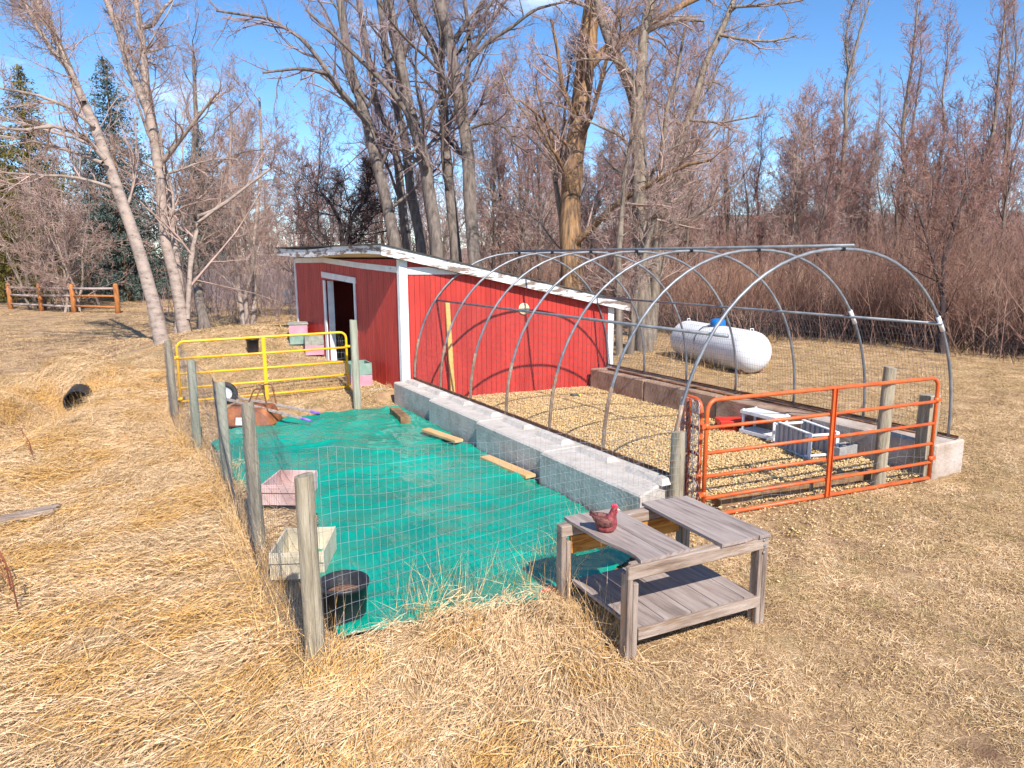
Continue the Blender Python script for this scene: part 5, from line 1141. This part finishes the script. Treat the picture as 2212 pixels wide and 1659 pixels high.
# tall narrow poplars and the wood behind: a few kinds, each placed many times
def kind_mesh(seed, H, style):
    rng = np.random.default_rng(seed); n_ = 9; y = np.linspace(0, 1, n_); stems = []
    def st(b, lean, h, r0, f0=0.0, wob=.012):
        P = np.zeros((n_, 3)); P[:, 0] = b[0] + lean[0] * y ** 1.3 * h + np.cumsum(rng.normal(0, wob, n_)) * h; P[:, 1] = b[1] + lean[1] * y ** 1.3 * h + np.cumsum(rng.normal(0, wob, n_)) * h; P[:, 2] = b[2] + y * h
        return P, r0 * (1 - .88 * y)
    if style == 'poplar':
        stems = [st((0, 0, -.3), (rng.normal(0, .03), rng.normal(0, .03)), H, H * .009)]
        if seed % 2: stems.append(st((stems[0][0][3][0], stems[0][0][3][1], stems[0][0][3][2]), (.10, .03), H * .6, H * .006))
        return tree_meshes(stems, rng, per=(32 if len(stems) == 1 else 19, 5, 4, 3), t0=.22, lf=(.15, .45, .5, .55), ang=(.22, .5), up=.10, wig=.06, twig_r=.0085, kst=8, k1=4)
    if style == 'spread':
        q = rng.integers(1, 4)
        for i in range(q): stems.append(st((rng.normal(0, .25), rng.normal(0, .25), -.3), (rng.normal(0, .16), rng.normal(0, .16)), H * rng.uniform(.8, 1), H * .011))
        return tree_meshes(stems, rng, per=(int(22 / q) + 3, 7, 5, 4), t0=.2, lf=(.33, .45, .5, .55), ang=(.35, .85), up=.09, wig=.11, twig_r=.011, kst=8, k1=4)
    if style == 'clump':
        for i in range(7): stems.append(st((rng.normal(0, .7), rng.normal(0, .5), -.3), (rng.normal(0, .14), rng.normal(0, .14)), H * rng.uniform(.6, 1), H * .010))
        return tree_meshes(stems, rng, per=(7, 6, 5, 4), t0=.12, lf=(.4, .45, .5, .55), ang=(.4, .95), up=.05, wig=.13, twig_r=.009, kst=7, k1=4)
KIND = {}
for key, seed, H, style, bark, twig in (('poplar0', 200, 17, 'poplar', m_barkpale, m_twigred), ('poplar1', 201, 18, 'poplar', m_barkpale, m_twig), ('poplar2', 204, 15, 'poplar', m_birch, m_twigred),
                                      ('spread0', 210, 12, 'spread', m_leafy, m_twigred), ('spread1', 211, 13, 'spread', m_barkpale, m_twig), ('spread2', 212, 11, 'spread', m_leafy, m_twiggrey), ('spread3', 213, 14, 'spread', m_leafy, m_twigred),
                                      ('clump0', 220, 8, 'clump', m_barkpale, m_twig), ('clump1', 221, 7, 'clump', m_birch, m_twig)):
    (V, F), (Vc, Fc) = kind_mesh(seed, H, style)
    a = np_mesh('trunk', V, F, True); a.materials.append(bark); b = np_mesh('crown', Vc, Fc); b.materials.append(twig); KIND[key] = (a, b)
def place_tree(key, p, s, rz, name, label, group):
    t = thing(name, p, label, 'tree', group); t.rotation_euler = (0, 0, rz); t.scale = (s * random.uniform(.9, 1.1), s * random.uniform(.9, 1.1), s)
    link('trunk', KIND[key][0], t); link('crown', KIND[key][1], t)
def gat(px, depth): p = atd(px, 557, depth); return v3(p[0], p[1], gz(p[0], p[1]))
for i, (px, dep, s, key) in enumerate(((1800, 40, 1.08, 'poplar1'), (1931, 46, 1.0, 'poplar0'), (1968, 42, 1.12, 'poplar0'), (1984, 43, 1.1, 'poplar2'), (2072, 40, 1.02, 'poplar0'), (2160, 42, 1.0, 'poplar1'), (1765, 46, .85, 'poplar2'), (1715, 48, .8, 'poplar0'), (1648, 46, .8, 'poplar2'), (1881, 50, .85, 'poplar0'), (2110, 50, .8, 'poplar2'), (2235, 38, 1.0, 'poplar0'), (1570, 50, .8, 'poplar1'), (2020, 55, .8, 'poplar2'))):
    place_tree(key, gat(px, dep), s, i * 1.7, 'poplar', {'poplar0': 'tall narrow leafless poplar with reddish twigs in the thicket', 'poplar1': 'tall narrow leafless poplar with a forked stem in the thicket', 'poplar2': 'tall narrow leafless poplar with pale stem and reddish twigs in the thicket'}[key], {'poplar0': 'reddish poplars', 'poplar1': 'forked poplars', 'poplar2': 'pale-stemmed poplars'}[key])
rr = np.random.default_rng(31)
def wood_label(px):
    if px < 330: return 'leafless spreading tree in the wood beyond the rail fence'
    if px < 680: return 'leafless spreading tree in the wood behind the pale trees and shed corner'
    if px < 1100: return 'leafless spreading tree in the wood behind the shed roof'
    if px < 1500: return 'leafless spreading tree in the wood behind the old cottonwoods'
    return 'leafless spreading tree in the wood behind the tank and thicket'
for i in range(140):
    px = -120 + (i + rr.uniform(0, 1)) / 105 * 2560; dep = rr.uniform(36, 72) if px > 640 else rr.uniform(50, 80)
    if i >= 105: px = rr.uniform(1050, 2300); dep = rr.uniform(34, 52)
    key = ['spread0', 'spread1', 'spread2', 'spread3'][rr.integers(0, 4)]
    s_ = rr.uniform(.7, 1.05) * (.85 if px > 1500 else 1.0)
    place_tree(key, gat(px, dep), s_, rr.uniform(0, 6.28), 'woodland_tree', wood_label(px), 'trees of the wood: ' + wood_label(px).split(' wood ')[1])
for i, (px, py, s_, key) in enumerate(((105, 668, 1.15, 'clump0'), (165, 672, 1.1, 'clump1'), (215, 650, 1.0, 'clump0'), (600, 640, 1.0, 'clump1'), (480, 640, 1.1, 'clump0'), (40, 640, 1.1, 'clump1'))):
    b = gpt(px, py) if py > 600 else gat(px, 45); dist = np.linalg.norm(b[:2] - CAM[:2])
    if dist > 52: b = gat(px, 50)
    place_tree(key, b, s_, i * 2.1, 'multi_stem_tree', 'low twiggy clump of pale stems at the edge of the lawn', 'twiggy clumps at the lawn edge')

# conifers
def conifer_mesh(seed, H, Rb):
    rng = np.random.default_rng(seed); V = []; n_l = int(H * 3.4); tris = []
    P = []; 
    for l in range(n_l):
        z = .9 + (H - 1.1) * l / (n_l - 1); rad = Rb * (1 - (z / H)) ** .72 * rng.uniform(.8, 1.1) + .12
        for q in range(int(7 + rad * 3)):
            a = rng.uniform(0, 6.283); L = rad * rng.uniform(.7, 1.1); m = max(4, int(L * 7))
            t = np.linspace(.15, 1, m); x = np.cos(a) * L * t; y = np.sin(a) * L * t; zz = z - .34 * L * t + .22 * L * t * t + rng.normal(0, .05)
            P.append(np.stack([x, y, zz + 0 * t], 1))
    P = np.concatenate(P); N = len(P); k = 3; C = np.repeat(P, k, 0) + rng.normal(0, .09, (N * k, 3))
    out = C.copy(); out[:, 2] *= 0; out /= np.linalg.norm(out, axis=1, keepdims=True) + 1e-6
    d = out * .5 + rng.normal(0, .6, C.shape) + v3(0, 0, -.15); d /= np.linalg.norm(d, axis=1, keepdims=True); e = rng.normal(0, 1, C.shape); e -= d * (e * d).sum(1, keepdims=True); e /= np.linalg.norm(e, axis=1, keepdims=True)
    sz = rng.uniform(.12, .26, (N * k, 1)); V = np.stack([C - e * sz * .22, C + e * sz * .22, C + d * sz], 1).reshape(-1, 3); F = np.arange(len(V)).reshape(-1, 3)
    T, TF = tubes_np(np.array([[[0, 0, -.3], [0, 0, H * .5], [0, 0, H * .98]]], float), np.array([[H * .016, H * .01, .02]]), 9)
    a = np_mesh('trunk', T, TF, True); a.materials.append(m_barkbrown); b = np_mesh('crown', V, F); return a, b
cA = conifer_mesh(301, 15, 4.0); cA[1].materials.append(m_spruce); cB = conifer_mesh(302, 14, 3.9); cB[1].materials.append(m_spruceo); cC = conifer_mesh(303, 9, 1.5); cC[1].materials.append(m_spruce)
for kd, px, dep, s_, lb in ((cA, 268, 46, 1.0, 'tall blue-grey spruce behind the pale trees'), (cB, 88, 52, 1.15, 'olive-yellow spruce behind the rail fence'), (cB, 2, 54, 1.12, 'olive-yellow spruce at the lawn edge, half out of view'), (cA, 445, 50, .78, 'darker blue-grey spruce nearer the shed'), (cB, 22, 44, .62, 'low yellow-green spruce beside the rail fence'), (cC, 1105, 76, .92, 'small lone spruce beyond the red brush')):
    p = gat(px, dep); t = thing('spruce_tree', p, lb, 'conifer'); t.scale = (s_, s_, s_); t.rotation_euler = (0, 0, px * .01); link('trunk', kd[0], t); link('crown', kd[1], t)

# brush: nobody could count its stems
def thicket(name, spots, mat, label, seed, hmin, hmax, stems, spread, twr, lean=.22, tw=7):
    rng = np.random.default_rng(seed); Vs = []; Fs = []; b = 0
    for (x, y) in spots:
        z = gz(x, y); n_ = stems; o = np.stack([x + rng.normal(0, spread, n_), y + rng.normal(0, spread, n_), np.full(n_, z - .1)], 1)
        d = np.stack([rng.normal(0, lean, n_), rng.normal(0, lean, n_), np.ones(n_)], 1); L = rng.uniform(hmin, hmax, n_) * rng.uniform(.6, 1.15); m = 5
        Q = np.empty((n_, m, 3)); Q[:, 0] = o; cur = d / np.linalg.norm(d, axis=1, keepdims=True)
        for k in range(1, m):
            cur = cur + rng.normal(0, .09, cur.shape); cur /= np.linalg.norm(cur, axis=1, keepdims=True); Q[:, k] = Q[:, k - 1] + cur * (L / (m - 1))[:, None]
        R = (twr * 1.8 * np.ones(n_))[:, None] * np.linspace(1, .4, m)[None]
        q2, r2 = children(Q, R, tw, .25, 1., .3, (.25, .75), 3, .12, .05, .7, rng, .3, twr * .7)
        for q, r in ((Q, R), (q2, r2)):
            V, F = tubes_np(q, r, 3); Vs.append(V); Fs.append(F + b); b += len(V)
    me = np_mesh(name, np.concatenate(Vs), np.concatenate(Fs)); me.materials.append(mat); return tag(link(name, me), label, 'brush', kind='stuff')
rr = np.random.default_rng(41); sp = []
def edge_depth(px): return np.interp(px, [1040, 1200, 1400, 1500, 1700, 2000, 2211, 2450], [33, 31, 27, 25.5, 24, 21.8, 19.6, 18.5])
for i in range(310):
    px = rr.uniform(1030, 2420); e = edge_depth(px); dep = e + rr.exponential(5.5) ** 1.0
    if dep > e + 24: continue
    p = gat(px, dep); sp.append((p[0], p[1]))
thicket('willow_thicket', sp, m_willow, 'dense leafless red-brown willow thicket beyond the grass', 51, 1.8, 4.3, 16, .75, .0068, .30, 6)
sp2 = []
for i in range(95):
    px = rr.uniform(400, 1080); p = gat(px, rr.uniform(31, 48)); sp2.append((p[0], p[1]))
thicket('grey_brush', sp2, m_twiggrey, 'grey leafless brush behind the shed', 52, 1.5, 4.0, 14, .8, .007)
sp5 = []
for i in range(150):
    px = -150 + (i + rr.uniform(0, 1)) / 150 * 2600; p = gat(px, rr.uniform(62, 88)); sp5.append((p[0], p[1]))
thicket('distant_wood', sp5, m_twigred, 'leafless far wood closing the view behind the lawn and thicket', 55, 4.5, 10.0, 9, 1.6, .017, .14, 9)
sp3 = [tuple(gat(px, d)[:2]) for px, d in ((2080, 36), (2095, 37), (2062, 36.5), (1610, 33), (1640, 32), (1585, 34))]
thicket('golden_willow_brush', sp3, m_willowy, 'golden-twigged willow brush in the thicket', 53, 2.2, 4.6, 26, .5, .007)
sp4 = []
for i in range(85):
    px = rr.uniform(1480, 2420); p = gat(px, edge_depth(px) + rr.uniform(-.4, 2.5)); sp4.append((p[0], p[1]))
thicket('low_dark_brush', sp4, m_darkbrush, 'low dark brambles along the foot of the thicket', 54, .5, 1.9, 16, .6, .006, .55)

# ================================================================== GRASS AND CHIPS
rg = np.random.default_rng(61)
lawn = [blade_mesh('lawn_patch', 330, .10, .0042, .17, .55, .6, m_lawn if q < 5 else m_straw, rg, box=True) for q in range(7)] + [blade_mesh('lawn_patch_green', 200, .060, .004, .15, .9, .4, m_green, rg, box=True)]
lodged = [blade_mesh('lodged_patch', 300, .40, .0046, .26, .30, .8, m_straw if q % 4 else m_straw2, rg, .85, box=True) for q in range(7)]
stand = [blade_mesh('standing_straw', 9, .52, .0050, .06, 1.22, .22, m_straw2 if q else m_straw, rg) for q in range(3)]
farl = [blade_mesh('far_patch', 150, .09, .013, .5, .7, .5, m_lawn if q else m_straw, rg, box=True) for q in range(4)]
chips = []
for q in range(5):
    V = np.array([(-.5, -.5, 0), (.5, -.45, 0), (.45, .5, 0), (-.45, .42, 0), (-.48, -.45, 1), (.42, -.5, 1), (.5, .42, 1), (-.42, .5, 1)], float); V += rg.uniform(-.18, .18, V.shape); V *= v3(rg.uniform(.022, .042), rg.uniform(.010, .02), .005)
    me = np_mesh('chip', V, np.array([(3, 2, 1, 0), (4, 5, 6, 7), (0, 1, 5, 4), (1, 2, 6, 5), (2, 3, 7, 6), (3, 0, 4, 7)])); me.materials.append(m_chip); chips.append(bpy.data.objects.new('chip', me))
C_lawn, C_lodged, C_stand, C_far, C_chip = (make_collection(n_, o_) for n_, o_ in (('c_lawn', lawn), ('c_lodged', lodged), ('c_stand', stand), ('c_far', farl), ('c_chip', chips)))
SHED_P = np.array([sw(-.05, -.05, 0)[:2], sw(SW + .05, -.05, 0)[:2], sw(SW + .05, SL, 0)[:2], sw(-.05, SL, 0)[:2]])
HOOP_P = np.array([(-2.85, 7.6), (2.3, 7.0), (2.35, -.42), (1.5, -.42), (-1.75, .12), (-2.9, -.05)])
def free(x, y, tarp_too=True):
    m = ~inpoly(x, y, SHED_P) & ~inpoly(x, y, HOOP_P)
    if tarp_too: m &= ~inpoly(x, y, TP)
    return m
def inview(x, y, marg=90):
    d = np.stack([x - CAM[0], y - CAM[1], -CAM[2] + 0 * x], 1); z = d @ FWD; px = 1106 + FPX * (d @ XC) / np.maximum(z, .01); py = 829.5 - FPX * (d @ YC) / np.maximum(z, .01)
    return (z > 1) & (px > -marg - 300 / np.maximum(z, 1)) & (px < 2212 + marg + 300 / np.maximum(z, 1)) & (py < 1659 + 260), z
def bank(x, y):
    """how much the place is covered by long lodged straw (0..1)"""
    left = 1 - sstep(-6.9, -5.9, x + .35 * fbm(x, y, 80) * 2)
    near = 1 - sstep(-2.9, -1.7, y + .25 * (x + 6.5) + .8 * fbm(x * .8, y * .8, 82)) 
    b = left * (1 - sstep(9.5, 13, y)) * np.where(x < -9.5, sstep(-14, -9, x) * 0 + 1, 1)
    strip_ = np.exp(-((y + 1.2) / .75) ** 2) * (1 - sstep(-4.6, -4.1, x)) * sstep(-7, -6, x)
    dd = seg_dist(x, y, DITCH); dk = (1 - sstep(1.2, 2.2, dd))
    wedge = (1 - sstep(-.2, .8, (x + 5.2) + .55 * (y + 2.4))) * (1 - sstep(-1.6, -1.0, y))
    return np.clip(np.maximum.reduce([b, strip_, dk * .9, wedge]) , 0, 1)
def cand(n_, x0, x1, y0, y1): return rg.uniform(x0, x1, n_), rg.uniform(y0, y1, n_)
def grid(step, x0, x1, y0, y1):
    gx_, gy_ = np.meshgrid(np.arange(x0, x1, step), np.arange(y0, y1, step)); gx_ = gx_.ravel(); gy_ = gy_.ravel()
    return gx_ + rg.uniform(-.35, .35, len(gx_)) * step, gy_ + rg.uniform(-.35, .35, len(gx_)) * step
def slope_rot(x, y, rz):
    """lie on the slope: small tilt about x and y, then the heading"""
    e = .15; sx_ = (zt(x + e, y) - zt(x - e, y)) / (2 * e); sy_ = (zt(x, y + e) - zt(x, y - e)) / (2 * e)
    cx_, sn = np.cos(rz), np.sin(rz); lx = sx_ * cx_ + sy_ * sn; ly = -sx_ * sn + sy_ * cx_
    return np.stack([np.arctan(ly), -np.arctan(lx), rz], 1)
x, y = grid(.265, -11.5, 14, -5.2, 16); v, zz = inview(x, y); d_ = np.hypot(x - CAM[0], y - CAM[1]); keep = v & free(x, y) & (rg.random(len(x)) < np.clip(15 / d_, .35, 1)) & (rg.random(len(x)) > bank(x, y) * .6)
x, y = x[keep], y[keep]; n_ = len(x); idx = rg.integers(0, 7, n_)
scatter('lawn_grass', np.stack([x, y, zt(x, y) - .004], 1), slope_rot(x, y, rg.uniform(0, 6.28, n_)), rg.uniform(.85, 1.2, n_), idx, C_lawn, 'short dry lawn grass around the pen', 'grass')
x, y = grid(.22, -11.5, 14, -5.2, 16); v, zz = inview(x, y); keep = v & free(x, y) & (vnoise(x * .55, y * .55, 90) > .48) & (rg.random(len(x)) < .38) & (rg.random(len(x)) > bank(x, y) * .93)
x, y = x[keep], y[keep]; n_ = len(x)
scatter('green_lawn_grass', np.stack([x, y, zt(x, y) - .004], 1), slope_rot(x, y, rg.uniform(0, 6.28, n_)), rg.uniform(.3, .8, n_), np.full(n_, 7), C_lawn, 'scattered green blades in the dry lawn', 'grass')
# long lodged straw
x, y = grid(.33, -15, -2, -5.2, 15); v, zz = inview(x, y); d_ = np.hypot(x - CAM[0], y - CAM[1]); keep = v & free(x, y) & (rg.random(len(x)) < bank(x, y) * 1.3)
x, y = x[keep], y[keep]; n_ = len(x); ang_ = math.radians(205) + 1.5 * fbm(x * .45, y * .45, 95, 2) * 2.2 + rg.normal(0, .3, n_)
scatter('lodged_grass', np.stack([x, y, zt(x, y) + rg.uniform(0, .03, n_)], 1), slope_rot(x, y, ang_), rg.uniform(.75, 1.2, n_), rg.integers(0, 7, n_), C_lodged, 'long pale straw lying flat over the bank and fence foot', 'grass')
# standing stalks along fence lines, ditch and walls
xs_, ys_ = [], []
for s in rg.uniform(0, dl[-1], 300):
    p = fl(s); xs_.append(p[0] + rg.normal(-.02, .10)); ys_.append(p[1] + rg.normal(-.03, .09))
for q in range(260):
    t = rg.uniform(0, 1); p = np.array(DITCH[0]) * (1 - t) + np.array(DITCH[3]) * t; xs_.append(p[0] + rg.normal(.0, .9)); ys_.append(p[1] + rg.normal(0, .5))
for q in range(90): t = rg.uniform(0, 1); p = YA * (1 - t) + YB * t; xs_.append(p[0]); ys_.append(p[1] + rg.normal(0, .12))
for q in range(60): xs_.append(rg.uniform(5.2, 7.2)); ys_.append(rg.uniform(6.3, 10.2))
for q in range(120): p = gpt(rg.uniform(430, 620), rg.uniform(675, 712)); xs_.append(p[0]); ys_.append(p[1])
for q in range(110): px = rg.uniform(1480, 2300); p = gat(px, edge_depth(px) - rg.uniform(.2, 1.6)); xs_.append(p[0]); ys_.append(p[1])
for q in range(26): xs_.append(-4.36 + rg.normal(0, .12)); ys_.append(-1.25 + rg.normal(0, .3))
x, y = np.array(xs_), np.array(ys_); n_ = len(x)
sc_ = rg.uniform(.45, 1.15, n_)
scatter('standing_grass', np.stack([x, y, zt(x, y) - .01], 1), np.stack([rg.normal(0, .15, n_), rg.normal(0, .15, n_), rg.uniform(0, 6.28, n_)], 1), sc_, rg.integers(0, 3, n_), C_stand, 'tall golden stalks standing along the fences and ditch', 'grass')
# farther lawn
x, y = grid(.72, -45, 40, 8, 62); v, zz = inview(x, y, 40); d_ = np.hypot(x - CAM[0], y - CAM[1]); keep = v & free(x, y) & (d_ > 15) & (rg.random(len(x)) < np.clip(26 / d_, .2, 1))
x, y = x[keep], y[keep]; n_ = len(x)
scatter('far_lawn_grass', np.stack([x, y, zt(x, y) - .005], 1), slope_rot(x, y, rg.uniform(0, 6.28, n_)), rg.uniform(.8, 1.2, n_), rg.integers(0, 4, n_), C_far, 'dry lawn grass farther off', 'grass')
# wood chips
x, y = cand(50000, -2.1, 1.75, -.1, 7.6); y = y - .134 * x; keep = y < 7.32 - .134 * x; x, y = x[keep], y[keep]; n_ = len(x)
x2, y2 = rg.normal(-.8, 1.0, 420), rg.normal(-.6, .4, 420); x3, y3 = rg.normal(-2.9, .45, 700), rg.normal(8.3, .4, 700)
k3 = ~inpoly(x3, y3, SHED_P); x = np.concatenate([x, x2, x3[k3]]); y = np.concatenate([y, y2, y3[k3]]); n_ = len(x); z = np.where(inpoly(x, y, HOOP_P), .03 + .05 * fbm(x * 2, y * 2, 21), zt(x, y) + .015) + rg.uniform(0, .018, n_)
scatter('wood_chips', np.stack([x, y, z], 1), np.stack([rg.normal(0, .4, n_), rg.normal(0, .4, n_), rg.uniform(0, 6.28, n_)], 1), rg.uniform(.6, 1.35, n_), rg.integers(0, 5, n_), C_chip, 'golden wood chips covering the floor inside the hoop frame', 'wood chips')
# dry dock stalks on the bank
for px, py, h in ((45, 1340, .75), (8, 1300, .5), (75, 1000, .5), (30, 1290, .55)):
    b = gpt(px, py); r = thing('dock_stalk', b, 'dry dark-red weed stalk standing on the straw bank', 'weed', 'dry stalks on the bank'); T = b + v3(-.12, .06, h); mb = MB(); mb.tube([b - v3(0, 0, .05), b * .5 + T * .5 + v3(.03, 0, .02), T], [.007, .006, .003], 6); mb.obj('stem', m_weed, r); mb = MB()
    for q in range(26):
        t = random.uniform(.3, 1); p = b * (1 - t) + T * t + v3(random.gauss(0, .012), random.gauss(0, .012), 0); mb.lathe([(.001, 0), (.008, .008), (.001, .018)], p, (random.gauss(0, 1), random.gauss(0, 1), 1), 5)
    mb.obj('seed_head', m_weed, r)
